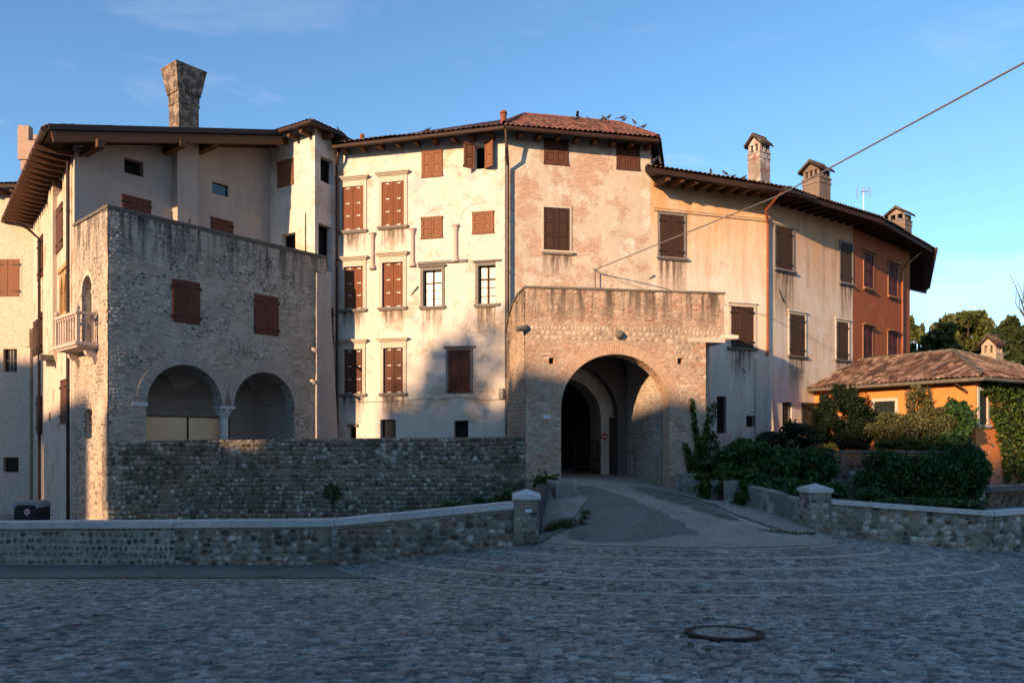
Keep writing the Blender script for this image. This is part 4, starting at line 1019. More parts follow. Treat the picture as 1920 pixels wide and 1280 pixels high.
# roof slabs
A = Vector((-14.4, 23.2, 9.66)); B = Vector((-9.05, 29.35, 11.98)); Cc = Vector((-22.48, 33.13, 9.70)); D = B+(Cc-A)
roofplane('roof', [Cc, A, B, D], corner, 'tile_old', .2, seed=3)
mb = MB(); vb = (B-A).normalized(); off = Vector((0, 0, -.26))
mb.beam(A+off+vb*.1-Vector((0, 0, .06)), B+off-Vector((0, 0, .06)), .1, .3); mb.build('verge_board', M['rafter'], corner)
for s, l in ((WF.uv(158)[0], 1.3), (p0-.25, 1.3), (p1+.2, 1.2)):
    mb = MB(); mb.wbox(WF, s-.11, s+.11, rf(s)-.38, rf(s)-.12, -.2, l); mb.build('purlin', M['rafter'], corner)
gutter(corner, [Cc+Vector((-.1, 0, -.1)), A+Vector((-.1, -.05, -.1))], .1)
mb = MB(); mb.beam(A+Vector((.02, -.03, -.02)), B+Vector((.02, -.03, -.0)), .06, .17); mb.build('verge_flashing', M['pipe'], corner)
n = 17
for k in range(n):
    s = WG.L*(1-k/(n-1))-.1; mb = MB(); mb.wbox(WG, s-.07, s+.07, 9.32, 9.5, -.2, 1.12); mb.build('rafter', M['rafter'], corner)
# bay roof over F2/F3
z_ = 12.05; E0 = pt(512, 0, 1); E0 = Vector((-9.9, 29.75, z_)); E1 = Vector((-7.62, 28.35, z_)); E2 = Vector((-6.72, 29.75, z_)); AP = Vector((-9.3, 33.5, 13.4))
roofplane('roof', [E0, E1, AP], corner, 'tile_old', .16, seed=5); roofplane('roof', [E1, E2, Vector((-6.4, 33.5, 13.0)), AP], corner, 'tile_old', .16, seed=6)
gutter(corner, [E0+Vector((0, -.05, -.08)), E1+Vector((0, -.06, -.08)), E2+Vector((.05, -.03, -.08))], .075)
rafters(corner, W2f, .3, W2f.L, .7, z_-.14, .5); rafters(corner, W3, .45, W3.L, .6, z_-.14, .5)
for px, y0, yb in ((80, 440, 1), (135, 275, 1)):
    s = WG.uv(px)[0]; zt3 = WG.uv(px, y0)[1]
    pipe(corner, [WG.P(s+.0, zt3+.35, .9), WG.P(s, zt3+.15, .5), WG.P(s, zt3-.2, .12), WG.P(s, GB, .12)], .055)
s = W3.L-.1
pipe(corner, [Vector((-6.85, 29.75, 11.9)), Vector((-6.95, 29.8, 11.2)), Vector((-7.02, 29.95, 10.9)), Vector((-7.02, 29.95, -.2))], .06)
# flared chimney
def chim_frame(c, W): return lambda a, b, z: Vector((c[0]+W.u.x*a+W.n.x*b, c[1]+W.u.y*a+W.n.y*b, z))
def frust(mb, fr, hw, hd_, z0, k0, z1, k1, m=0):
    q = [(-1, 1), (1, 1), (1, -1), (-1, -1)]
    mb.box8([fr(x*hw*k0, y*hd_*k0, z0) for x, y in q]+[fr(x*hw*k1, y*hd_*k1, z1) for x, y in q], m)
M['chimney'] = masonry('chimney_brick', (.24, .17, .115), (.16, .115, .085), (.30, .25, .19), streak=0, tint=(.045, .04, .034), tth=.46, seed=50.)
fr = chim_frame((-13.62, 31.0), WF); rf_p = None
mb = MB(); hw, hd_ = .43, .41
frust(mb, fr, hw, hd_, 11, 1, 13.68, 1); frust(mb, fr, hw, hd_, 13.68, 1.07, 13.76, 1.09); frust(mb, fr, hw, hd_, 13.76, 1.02, 14.12, 1.06)
for i in range(7):
    for sgn in (1,):
        a = -hw*1.15+hw*2.3*(i+.2)/7
        mb.box8([fr(a, hd_*1.06+x, z) for x, z in ()]+[fr(a, hd_*1.17, 14.12), fr(a+.1, hd_*1.17, 14.12), fr(a+.1, hd_, 14.12), fr(a, hd_, 14.12), fr(a, hd_*1.2, 14.28), fr(a+.1, hd_*1.2, 14.28), fr(a+.1, hd_, 14.28), fr(a, hd_, 14.28)])
        b_ = -hd_*1.15+hd_*2.3*(i+.2)/7
        mb.box8([fr(-hw*1.17, b_+.1, 14.12), fr(-hw*1.17+.1, b_+.1, 14.12), fr(-hw*1.17+.1, b_, 14.12), fr(-hw*1.17, b_, 14.12), fr(-hw*1.2, b_+.1, 14.28), fr(-hw*1.17+.1, b_+.1, 14.28), fr(-hw*1.17+.1, b_, 14.28), fr(-hw*1.2, b_, 14.28)])
frust(mb, fr, hw, hd_, 14.12, 1.05, 14.28, 1.06); frust(mb, fr, hw, hd_, 14.28, 1.2, 15.16, 1.52); frust(mb, fr, hw, hd_, 15.16, 1.55, 15.22, 1.55)
mb.build('chimney', M['chimney'], corner)

# ================================================================= PALACE (M, N)
palace = empty('palace', (-.5, 32, GB), 'tall cream plastered palace with stone window frames and red tiled hip roof', 'building')
PA = (-7.03, 30.2); PB = (-.24, 28.5); PC = (5.52, 29.74); EZ = 11.6
WM = Wall(PA, PB); WN = Wall(PB, PC)
SM = dict(jw=.13, mat='stone_cream', cornice=CORN, sillmat='stone_grey')
for i, px in enumerate(((642, 350, 682, 432), (716, 341, 758, 424), (645, 500, 681, 580), (717, 492, 756, 576), (645, 655, 680, 738), (719, 652, 756, 737))):
    window(palace, WM, px, 'planks', 'wood_red' if i < 4 else 'wood_umber', 'in', SM, True, i, inset=.1 if i > 1 else .04, stain=.8)
SG = dict(jw=.12, mat='stone_grey', cornice=[(.03, .03, .03), (.05, .08, .08)])
for i, px in enumerate(((794, 507, 828, 574), (897, 498, 931, 570))):
    window(palace, WM, px, 'glass', 'wood_old', 'in', SG, inset=.12, seed=i, stain=1.1)
window(palace, WM, (841, 656, 882, 737), 'louvre', 'wood_umber', 'in', dict(jw=.1, mat='stone_grey', cornice=[(.05, .07, .1)], sill=False), inset=.0)
for px in ((792, 284, 829, 330), (791, 409, 829, 445), (887, 399, 925, 436)): window(palace, WM, px, 'panel', 'wood_mid', 'on')
s0, s1, z0, z1 = WM.rect(890, 273, 911, 317); WM.op(s0, s1, z0, z1, None, .3)
w_ = MB(); w_.wbox(WM, s0, s0+.05, z0, z1, -.1, -.03); w_.wbox(WM, s1-.05, s1, z0, z1, -.1, -.03); w_ = w_.build('window', M['stone_white'], palace)
def openleaf(W, sh, ang, wd, z0, z1, left):
    p = W.P(sh, 0, .04); u = W.u*(-1 if left else 1); n = W.n
    dirv = u*math.cos(ang)+n*math.sin(ang); q = Vector((p.x, p.y))
    Wl = Wall(tuple(q+dirv*wd), tuple(q)) if left else Wall(tuple(q), tuple(q+dirv*wd))
    leaf(Wl, 0, wd, z0, z1, 0, 'panel', 'wood_mid', w_)
openleaf(WM, s0, R(48), .48, z0-.02, z1+.05, True); openleaf(WM, s1, R(35), .46, z0-.02, z1+.1, False)
for px in ((654, 801, 668, 830), (713, 786, 742, 830), (851, 788, 878, 830)):
    window(palace, WM, px, 'dark', 'wood_old', depth=.28, pane=(px[0] == 713))
mb = MB(); a, b, z0, z1 = WM.rect(652, 795, 672, 800); mb.wbox(WM, a, b, z0, z1, 0, .06); mb.build('lintel', M['stone_old'], palace)
a, b, z0, z1 = WM.rect(784, 489, 876, 494); mb = MB(); mb.wbox(WM, a, b, z0, z1, 0, .07); mb.build('string_course', M['stone_grey'], palace)
for px0, y0, y1, hw_ in ((699, 437, 505, .085), (774, 429, 500, .085), (855, 422, 491, .085)):
    s, zt4 = WM.uv(px0, y0); zb4 = WM.uv(px0, y1)[1]; p = WM.P(s, 0, .02); mb = MB()
    mb.lathe((p.x, p.y, 0), [(.15, zb4), (.15, zb4+.06), (.09, zb4+.2), (.085, zt4-.25), (.105, zt4-.22), (.1, zt4-.18), (.13, zt4-.06), (.16, zt4-.05), (.16, zt4)], 14); mb.build('colonnette', M['stone_pink'], palace)
for pa, pb, yt, ys in ((790, 848, 392, 423), (862, 925, 383, 418)):
    a, b = WM.uv(pa)[0], WM.uv(pb)[0]; zs_ = WM.uv((pa+pb)/2, ys)[1]; zt5 = WM.uv((pa+pb)/2, yt)[1]
    mb = MB(); arch_ring(mb, WM, a, b, zs_, zt5, .03, .012); mb.build('blind_arch', M['stone_cream'], palace)
mb = MB(); WM.mesh(mb, GB, EZ+.26); mb.build('wall', M['plaster_palace'], palace)
a = WM.uv(930)[0]; mb = MB(); mb.wbox(WM, a, WM.L-.02, -.5, EZ-.1, 0, .05); mb.build('corner_strip', M['plaster_palace'], palace)
for px in ((1021, 264, 1064, 307), (1157, 273, 1198, 317)): window(palace, WN, px, 'panel', 'wood_umber', 'on')
window(palace, WN, (1019, 390, 1068, 471), 'panel3', 'wood_old', 'in', dict(jw=.07, mat='stone_cream', sillw=.12), inset=.02, stain=1.)
# gate passage opening in the palace wall and its door
s0 = WN.uv(1000)[0]; s1 = WN.uv(1127)[0]; zb_ = -1.6
WN.op(s0, s1, zb_, 2.25, .72, 1.3)
d0_, d1_ = WN.uv(1145)[0], WN.uv(1159)[0]
mb = MB(); WN.mesh(mb, GB, EZ+.26); mb.build('wall', M['plaster_centre'], palace)
mb = MB(); mb.wbox(WN, d0_, d1_, -1.45, .72, -.03, .03); mb.wbox(WN, d0_-.06, d0_, -1.45, .78, 0, .06); mb.wbox(WN, d1_, d1_+.06, -1.45, .78, 0, .06); mb.wbox(WN, d0_, d1_, .72, .78, 0, .06)
mb.build('door', M['wood_old'], palace)
# dark passage beyond
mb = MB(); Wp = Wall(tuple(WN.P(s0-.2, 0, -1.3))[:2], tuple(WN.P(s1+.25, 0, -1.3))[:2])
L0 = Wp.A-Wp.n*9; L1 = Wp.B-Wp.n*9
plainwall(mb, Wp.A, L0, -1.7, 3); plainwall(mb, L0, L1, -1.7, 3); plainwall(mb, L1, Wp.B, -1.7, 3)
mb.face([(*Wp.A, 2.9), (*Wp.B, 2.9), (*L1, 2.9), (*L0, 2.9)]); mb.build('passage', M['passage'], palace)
PK = [(7.6, 38), (-4.2, 40)]
mb = MB(); pts = [PC]+PK+[PA]
for a, b in zip(pts[:-1], pts[1:]): plainwall(mb, a, b, GB, EZ)
mb.build('rear_wall', M['plaster_centre'], palace)
# roof
oM = WM.n*.72; oN = WN.n*.72
eA = Vector((PA[0]+oM.x+.1, PA[1]+oM.y+.1, EZ)); eB = Vector((-.28, 27.74, EZ)); eC = Vector((5.66, 28.98, EZ))
RB = Vector((.55, 32.9, 14.15)); RC2 = Vector((4.75, 33.75, 14.15)); RA = Vector((-5.6, 36.2, 13.9))
roofplane('roof', [eA, eB, RB, RA], palace, 'tile_old', .16, seed=11); rN = roofplane('roof', [eB, eC, RC2, RB], palace, 'tile', .16, seed=12)
eD = Vector((8.1, 38.5, EZ)); eE = Vector((-5, 41, EZ))
roofplane('roof', [eC, eD, RC2], palace, 'tile', .16, seed=13); roofplane('roof', [eD, eE, RA, RC2], palace, 'tile', .16, seed=14)
mb = MB(); ridge(mb, RB+Vector((0, 0, .06)), RC2+Vector((0, 0, .06))); ridge(mb, eC+Vector((0, 0, .06)), RC2+Vector((0, 0, .06))); ridge(mb, eB+Vector((0, 0, .06)), RB+Vector((0, 0, .06))); mb.build('ridge_tiles', M['terracotta'], palace)
gz = Vector((0, 0, -.12))
gutter(palace, [eA+gz+Vector((0, -.06, 0)), eB+gz+Vector((0, -.07, 0))]); gutter(palace, [eB+gz+Vector((0.02, -.07, 0)), eC+gz+Vector((0.02, -.06, 0))])
rafters(palace, WM, .45, WM.L-.1, .76, EZ-.04, .55); rafters(palace, WN, .5, WN.L, .74, EZ-.04, .55)
pipe(palace, [eB+Vector((.05, -.05, -.15)), Vector((-.2, 27.85, 10.8)), Vector((-.16, 28.33, 10.3)), Vector((-.16, 28.33, -1.5))], .06)
for px0, y0, y1, w_ in ((944, 209, 226, .12), (679, 252, 266, .085)):
    p = pt(px0, y1, 29.3 if px0 > 900 else 31.0); zt6 = (HY-y0)/F*p.y; mb = MB()
    mb.lathe((p.x, p.y, 0), [(w_, p.z-.5), (w_, zt6-.12), (w_*1.25, zt6-.1), (w_*1.25, zt6-.06), (w_, zt6-.05), (w_, zt6)], 12); mb.build('flue_pot', M['terracotta'], palace)
s, z = WM.uv(943, 738); mb = MB(); mb.wbox(WM, s-.12, s+.06, z-.2, z+.2, .05, .2); mb.build('junction_box', M['concrete'], palace)

# ================================================================= LONG HOUSE (P, Q)
longh = empty('long_house', (11, 34, GB), 'long golden plastered house with faded ochre walls and two chimneys', 'building')
PD = (10.75, 31.36); PE = (16.0, 35.05); PF = (21.1, 39.6)
WP = Wall(PC, PD); WQ = Wall(PD, PE)
SP = dict(jw=.1, mat='stone_grey', sillw=.1)
window(longh, WP, (1237, 404, 1282, 483), 'planks', 'wood_old', 'in', SP, inset=.02, seed=2, stain=1.5)
window(longh, WP, (1370, 575, 1413, 652), 'planks', 'wood_old', 'in', dict(jw=.12, mat='stone_cream', sillmat='stone_old', cornice=[(.04, .05, .04)]), inset=.02, seed=3, stain=1.4)
window(longh, WP, (1399, 779, 1415, 800), 'grate', 'wood_old')
window(longh, WP, (1344, 743, 1362, 812), 'grate', 'wood_old')
window(longh, WQ, (1454, 427, 1486, 506), 'planks', 'wood_old', 'in', SP, inset=.02, seed=4, stain=2.2)
window(longh, WQ, (1575, 457, 1597, 531), 'planks', 'wood_old', 'in', SP, inset=.02, seed=5, stain=1.8)
SQ = dict(jw=.1, mat='stone_cream', sillmat='stone_old', cornice=[(.05, .05, .06)])
window(longh, WQ, (1480, 590, 1509, 667), 'planks', 'wood_old', 'in', SQ, inset=.02, seed=6, stain=1.7)
window(longh, WQ, (1568, 604, 1590, 674), 'planks', 'wood_old', 'in', SQ, inset=.02, seed=7, stain=1.5)
window(longh, WQ, (1467, 754, 1485, 797), 'grate', 'wood_old')
window(longh, WQ, (1504, 757, 1530, 805), 'panel', 'wood_green', 'on')
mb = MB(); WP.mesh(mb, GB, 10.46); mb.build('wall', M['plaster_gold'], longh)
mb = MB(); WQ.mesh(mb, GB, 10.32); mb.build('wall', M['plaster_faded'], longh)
mb = MB(); s = WP.uv(1231)[0]; s2 = WP.uv(1286)[0]; zt7 = WP.uv(1258, 489)[1]; zb7 = WP.uv(1258, 541)[1]
mb.wbox(WP, s, s2, zb7, zt7, 0, .012); mb.build('bare_patch', M['brick_far'], longh)
mb = MB(); mb.wbox(WP, .1, WP.L, 9.05, 9.13, 0, .06); mb.wbox(WP, .1, WP.L, 9.13, 9.18, 0, .09); mb.wbox(WQ, 0, 2.3, 9.05, 9.13, 0, .06); mb.build('string_course', M['plaster_gold'], longh)
# battered foot under the corner
mb = MB(); sc_ = WP.uv(1415)[0]; zt8 = 3.3
mb.box8([WP.P(sc_, GB, .15), WP.P(WP.L+.25, GB, .45), WP.P(WP.L, GB, -.3), WP.P(sc_, GB, -.1), WP.P(sc_, zt8, .02), WP.P(WP.L+.02, zt8, .05), WP.P(WP.L, zt8, -.3), WP.P(sc_, zt8, -.1)]); mb.build('battered_foot', M['plaster_faded'], longh)
mb = MB(); pts = [PE, (12, 42), (6, 38.5), PC]
for a, b in zip(pts[:-1], pts[1:]): plainwall(mb, a, b, GB, 10.2)
mb.build('rear_wall', M['plaster_gold'], longh)
q0 = Vector((5.05, 28.35, 10.30)); q1 = Vector((11.1, 30.05, 10.0)); q2 = Vector((16.8, 33.9, 9.92)); q3 = Vector((22.1, 39.2, 9.9))
ri0 = Vector((7.2, 36, 12.0)); ri1 = Vector((9.3, 36.5, 11.9)); ri2 = Vector((13.5, 40, 11.8)); ri3 = Vector((19, 45, 11.8))
roofplane('roof', [q0, q1, ri1, ri0], longh, 'tile_old', .2, seed=21, amp=.06); roofplane('roof', [q1, q2, ri2, ri1], longh, 'tile_old', .2, seed=22, amp=.06)
rafters(longh, WP, .2, WP.L, .62, 10.2, 1.1, drop=.12); rafters(longh, WQ, .3, WQ.L, .62, 10.05, 1.1, drop=.12, mat='wood_old')
gutter(longh, [pt(1330, 340, 29.3), q1+Vector((.02, -.08, -.12)), q1+(q2-q1)*.25+Vector((.05, -.08, -.12))], .08, 'pipe')
pipe(longh, [q1+Vector((-.3, -.15, -.15)), WP.P(WP.L-.35, 9.4, .35), WP.P(WP.L-.1, 8.9, .12), WP.P(WP.L-.1, 3.4, .12)], .055, 'pipe_copper')
def capchim(parent, px, Yc, y0, yb, w_, W, style, mat, hwid):
    c = pt(px, yb, Yc); fr = chim_frame((c.x, c.y), W); zt9 = (HY-y0)/F*Yc; zb9 = c.z-1.6; mb = MB(); hw = hwid; hd_ = hwid*.95; H = .32
    zc = zt9-.42-H
    frust(mb, fr, hw, hd_, zb9, 1, zc-.3, 1); frust(mb, fr, hw, hd_, zc-.3, 1.06, zc-.22, 1.08); frust(mb, fr, hw, hd_, zc-.22, 1.0, zc-.06, 1.02); frust(mb, fr, hw, hd_, zc-.06, 1.1, zc, 1.1)
    ch = mb.build('chimney', M[mat], parent)
    mb = MB(); k = 3 if style == 0 else 4
    for i in range(k):
        a = -hw*.95+(hw*1.9-.12)*i/(k-1)
        for b_ in (-hd_*.95, hd_*.95-.12):
            mb.box8([fr(a, b_+.12, zc), fr(a+.12, b_+.12, zc), fr(a+.12, b_, zc), fr(a, b_, zc), fr(a, b_+.12, zc+H), fr(a+.12, b_+.12, zc+H), fr(a+.12, b_, zc+H), fr(a, b_, zc+H)])
        a2_ = -hd_*.95+(hd_*1.9-.12)*i/(k-1)
        if 0 < i < k-1:
            for b_ in (-hw*.95, hw*.95-.12):
                mb.box8([fr(b_, a2_+.12, zc), fr(b_+.12, a2_+.12, zc), fr(b_+.12, a2_, zc), fr(b_, a2_, zc), fr(b_, a2_+.12, zc+H), fr(b_+.12, a2_+.12, zc+H), fr(b_+.12, a2_, zc+H), fr(b_, a2_, zc+H)])
    mb.build('cap_pillars', M[mat], ch)
    mb = MB(); z1_ = zc+H; e = 1.32; g = .36   # gable ends face along -u (left, towards the sun)
    for sx_ in (-1, 1):
        mb.face([fr(sx_*hw*1.02, hd_*1.02, z1_), fr(sx_*hw*1.02, -hd_*1.02, z1_), fr(sx_*hw*1.02, 0, z1_+g*.85)])
    for sy in (-1, 1):
        a, b_, c_, d_ = fr(-hw*e, sy*hd_*e, z1_-.06), fr(hw*e, sy*hd_*e, z1_-.06), fr(hw*e, 0, z1_+g), fr(-hw*e, 0, z1_+g)
        up = Vector((0, 0, .06)); mb.face([a, b_, c_, d_], m=1); mb.face([v+up for v in (a, b_, c_, d_)], m=1); mb.face([a, b_, b_+up, a+up], m=1); mb.face([a, d_, d_+up, a+up], m=1); mb.face([b_, c_, c_+up, b_+up], m=1)
        for i in range(int(hw*2*e/.15)+1):
            t_ = i*.15/(hw*2*e); p_ = a+(b_-a)*t_; q_ = d_+(c_-d_)*t_; mb.tube([p_+up*1.1, q_+up*1.1], .055, 6, 1)
    mb.tube([fr(-hw*e, 0, z1_+g+.07), fr(hw*e, 0, z1_+g+.07)], .08, 8, 1)
    mb.build('chimney_cap', [M[mat], M['cap_tile']], ch)
M['chim_a'] = plaster('stained_chimney_plaster', (.30, .26, .23), (.10, .075, .06), (.46, .43, .4), .58, (.25, .075, .05), .6, .5, seed=61.)
M['chim_b'] = plaster('rough_chimney_plaster', (.24, .20, .165), (.13, .095, .07), None, .6, None, .6, .5, seed=67.)
capchim(longh, 1423, 32.6, 257, 350, 0, WQ, 0, 'chim_a', .34)
capchim(longh, 1531, 34.6, 307, 383, 0, WQ, 1, 'chim_b', .45)
# antenna
p = pt(1619, 402, 39.0); zt10 = (HY-352)/F*39; ant = empty('antenna', p, 'small pale television antenna on a thin mast above the roof ridge', 'antenna')
mb = MB(); mb.tube([p-Vector((0, 0, .8)), (p.x, p.y, zt10)], .018, 6); mb.build('mast', M['antenna'], ant)
mb = MB(); zc = zt10-.25
mb.tube([(p.x-.25, p.y-.2, zc), (p.x+.35, p.y+.2, zc+.12)], .015, 6)
for k in range(5):
    q = Vector((p.x-.2+.13*k, p.y-.16+.09*k, zc+.01+.025*k)); mb.tube([q-Vector((.05, 0, .22)), q+Vector((.03, 0, .22))], .01, 5)
for s in (-1, 1): mb.tube([(p.x-.3*s, p.y, zc-.3), (p.x-.36*s, p.y, zc), (p.x-.28*s, p.y, zc+.32)], .02, 5)
mb.build('elements', M['antenna'], ant)

# ================================================================= ORANGE HOUSE (R)
orange = empty('orange_house', (20, 40, GB), 'burnt orange plastered house with wine red shutters under a deep dark eave', 'building')
WR = Wall(PE, PF); SR = dict(jw=.055, mat='orange_trim', cornice=[(.04, .16, .1)], sillw=.1)
for i, px in enumerate(((1619, 476, 1637, 541), (1665, 496, 1682, 556), (1618, 613, 1635, 680), (1664, 624, 1682, 680))):
    window(orange, WR, px, 'panel', 'wood_wine', 'in', SR, inset=.02, seed=i)
PG = (26.5, 50.)
mb = MB(); WR.mesh(mb, GB, 10.22); pts = [PF, PG, (18, 52), (12, 43), PE]
for a, b in zip(pts[:-1], pts[1:]): plainwall(mb, a, b, GB, 10.1)
mb.build('wall', M['plaster_orange'], orange)
roofplane('roof', [q2, q3, ri3, ri2], orange, 'tile_old', .2, seed=23, amp=.06)
q4 = Vector((28.3, 51, 10)); roofplane('roof', [q3, q4, Vector((22, 52, 11.8)), ri3], orange, 'tile_old', .2, seed=24)
rafters(orange, WR, .2, WR.L+.3, .6, 9.98, 1.0, drop=.1, mat='wood_old'); WRR = Wall(PF, PG); rafters(orange, WRR, .3, WRR.L, .7, 9.98, 1.3, mat='wood_old')
s = WR.uv(1688)[0]; pipe(orange, [q3+Vector((-.6, -.1, -.1)), WR.P(s, 8.9, .3), WR.P(s, 8.6, .1), WR.P(s, 2, .1)], .05, 'pipe_copper')
capchim(orange, 1687, 43.5, 392, 450, 0, WR, 0, 'chim_b', .5)

# iron wall anchors and small lamps
def anchor(bld, W, p, q):
    a = W.uv(*p); e = W.uv(*q); mb = MB(); mb.tube([W.P(a[0], a[1], .03), W.P(e[0], e[1], .05)], [.012, .022], 6); mb.build('iron_anchor', M['iron'], bld)
anchor(palace, WM, (771, 553), (785, 537)); anchor(palace, WN, (1186, 551), (1192, 546)); anchor(longh, WP, (1216, 523), (1226, 516)); anchor(longh, WQ, (1459, 541), (1468, 567)); anchor(longh, WP, (1391, 691), (1397, 698))
for px, py in ((583, 655), (581, 714)):
    s, z = WT.uv(px, py); mb = MB(); mb.wbox(WT, s-.05, s+.05, z-.05, z+.05, .0, .22); mb.tube([WT.P(s, z, .2), WT.P(s-.1, z-.08, .36)], [.05, .07], 8); mb.build('wall_lamp', M['stone_pink'], tower)
# ================================================================= GATEHOUSE
gate = empty('gatehouse', (3.6, 27, -2.2), 'warm brick gatehouse with a wide round arch over the cobbled drive', 'gatehouse')
GL = (.446, 25.0); GR = (7.4, 26.1)
WGt = Wall(GL, GR); g0 = WGt.uv(1052)[0]; g1 = WGt.uv(1255)[0]; gm = (g0+g1)/2
gtop = 5.0; gap_ = WGt.uv(1155, 664)[1]; gsp = WGt.uv(1155, 764)[1]; sE = WGt.uv(1323)[0]; zov = WGt.uv(1335, 641)[1]
WGt.op(g0, g1, -2.6, gap_, gsp, .7)
for px in ((1029, 670, 1039, 682), (1270, 671, 1280, 683)): WGt.op(*WGt.rect(*px), None, .5, True)
mb = MB(); bf = lambda q: -2.8 if q <= sE+.0006 else zov
WGt.mesh(mb, bf, gtop, extra=[sE, sE+.001]+list(np.linspace(0, WGt.L, 16)), streak=1.3)
# curved left flank
cv = [(.446, 25.0, 5.0), (.22, 25.9, 4.93), (.05, 26.8, 4.78), (-.09, 27.7, 4.45), (-.22, 28.6, 3.95)]
for a, b in zip(cv[1:], cv[:-1]):
    W_ = Wall(a[:2], b[:2]); f = lambda q, a=a, b=b, W_=W_: a[2]+(b[2]-a[2])*q/W_.L; W_.mesh(mb, GB, f, streak=1.2)
P3 = lambda s, z, d=0: WGt.P(s, z, d)
# set back right side, soffit of the overhang, upper right side
mb.face([P3(sE, -2.8), P3(sE, zov), P3(sE, zov, -1.1), P3(sE, -2.8, -1.1)])
sB = sE+.62; Wb = Wall(tuple(P3(sE, 0, -1.1))[:2], tuple(P3(sB, 0, -1.1))[:2]); Wb.mesh(mb, -2.8, zov)
Wc = Wall(tuple(P3(sB, 0, -1.1))[:2], tuple(P3(sB, 0, -5.2))[:2]); Wc.mesh(mb, -2.8, gtop)
mb.face([P3(sE, zov), P3(WGt.L, zov), P3(WGt.L, zov, -1.1), P3(sE, zov, -1.1)])
mb.face([P3(WGt.L, zov), P3(WGt.L, gtop), P3(WGt.L, gtop, -1.1), P3(WGt.L, zov, -1.1)])
mb.face([P3(sB, zov, -1.1), P3(WGt.L, zov, -1.1), P3(WGt.L, gtop, -1.1), P3(sB, gtop, -1.1)])
mb.face([P3(0, gtop-.02), P3(WGt.L, gtop-.02), P3(WGt.L, gtop-.02, -.7), P3(0, gtop-.02, -.7)])
gw = mb.build('wall', M['gate_brick'], gate)
zc0, zc1 = WGt.uv(1150, 643)[1], WGt.uv(1150, 612)[1]
facing('masonry_facing', WGt, 0, WGt.L, -2.6, gtop, M['gate_face'], gate, h=.08, cob=.3, ch=.17, cw=.18, seed=6, streak=1.3, holes=[lambda s, z: (s > sE) & (z < zov)], bands=[(zc0, zc1)], er=.1)
for a, b in zip(cv[1:], cv[:-1]):
    W_ = Wall(a[:2], b[:2]); facing('masonry_facing', W_, 0, W_.L, -1.5, a[2], M['gate_face'], gate, h=.08, cob=.6, ch=.13, cw=.17, seed=8+a[2], streak=1.3)
mb = MB()
mb.wbox(WGt, -.03, WGt.L+.05, gtop, gtop+.07, -.5, .06)
for a, b in zip(cv[:-1], cv[1:]): 
    d = Vector((b[0]-a[0], b[1]-a[1])).normalized(); n = Vector((d.y, -d.x))
    n = -n; A_ = Vector(a); B_ = Vector(b); o = Vector((n.x, n.y, 0))
    mb.box8([A_-o*.05*-1, A_-o*.35, B_-o*.35, B_+o*.05, A_+o*.05+Vector((0, 0, .07)), A_-o*.35+Vector((0, 0, .07)), B_-o*.35+Vector((0, 0, .07)), B_+o*.05+Vector((0, 0, .07))])
mb.build('coping', M['stone_old'], gate)
mb = MB(); arch_ring(mb, WGt, g0, g1, gsp, gap_, .36, .045); mb.build('arch_band', M['gate_arch'], gate)
# cobbled course band and passage inside
mb = MB(); gi1 = P3(g1, 0, -.7); nb = WN.P(WN.uv(1166)[0], 0, 0)
Wr = Wall((nb.x, nb.y), (gi1.x, gi1.y)); a_, b_ = Wr.uv(1183)[0], Wr.uv(1192)[0]
Wr.op(a_, b_, -1.7, -.55, None, .25, True); Wr.mesh(mb, -2.8, 4.3, extra=list(np.linspace(0, Wr.L, 6)))
gi0 = P3(g0, 0, -.7); plainwall(mb, (gi0.x, gi0.y), (.55, 28.65), -2.8, 4.3)
mb.face([P3(g0-.3, 4.3, -.3), P3(g1+.3, 4.3, -.3), Vector((nb.x+.3, nb.y, 4.3)), Vector((.3, 28.6, 4.3))])
mb.build('passage_wall', M['gate_inner'] if 'gate_inner' in M else masonry('passage_masonry', (.46, .36, .28), (.32, .26, .21), (.48, .41, .33), stones=.5, bh=.11, bw=.24, seed=41.), gate)
facing('masonry_facing', Wr, 0, Wr.L, -2.8, 4.2, M['pass_face'], gate, h=.1, cob=.75, ch=.13, cw=.2, seed=9, streak=.1)
# second arch layer in front of the palace wall
WL2 = Wall(tuple(WN.P(WN.uv(990)[0], 0, .5))[:2], tuple(WN.P(WN.uv(1166)[0]+.25, 0, .5))[:2])
l0 = WL2.uv(1000)[0]; l1 = WL2.uv(1159)[0]; WL2.op(l0, l1, -2., 2.72, .75, .48)
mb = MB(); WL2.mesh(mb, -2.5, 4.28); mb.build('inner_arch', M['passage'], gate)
# iron gate leaf
mb = MB(); h0 = Vector(tuple(WN.P(WN.uv(1127)[0]-.03, 0, -.2))); h1 = h0+Vector((-.9, .6, 0))
for i in range(9):
    p = h0+(h1-h0)*i/8; zt_ = .02-.04*abs(i-4); mb.tube([(p.x, p.y, -1.45), (p.x, p.y, zt_)], .014 if i not in (0, 8) else .03, 6)
for z in (-1.3, -.9, -.15): mb.beam((h0.x, h0.y, z), (h1.x, h1.y, z), .03, .04)
gl = mb.build('iron_gate', M['iron'], None); tag(gl, 'black iron gate leaf standing open inside the dark archway', 'gate')
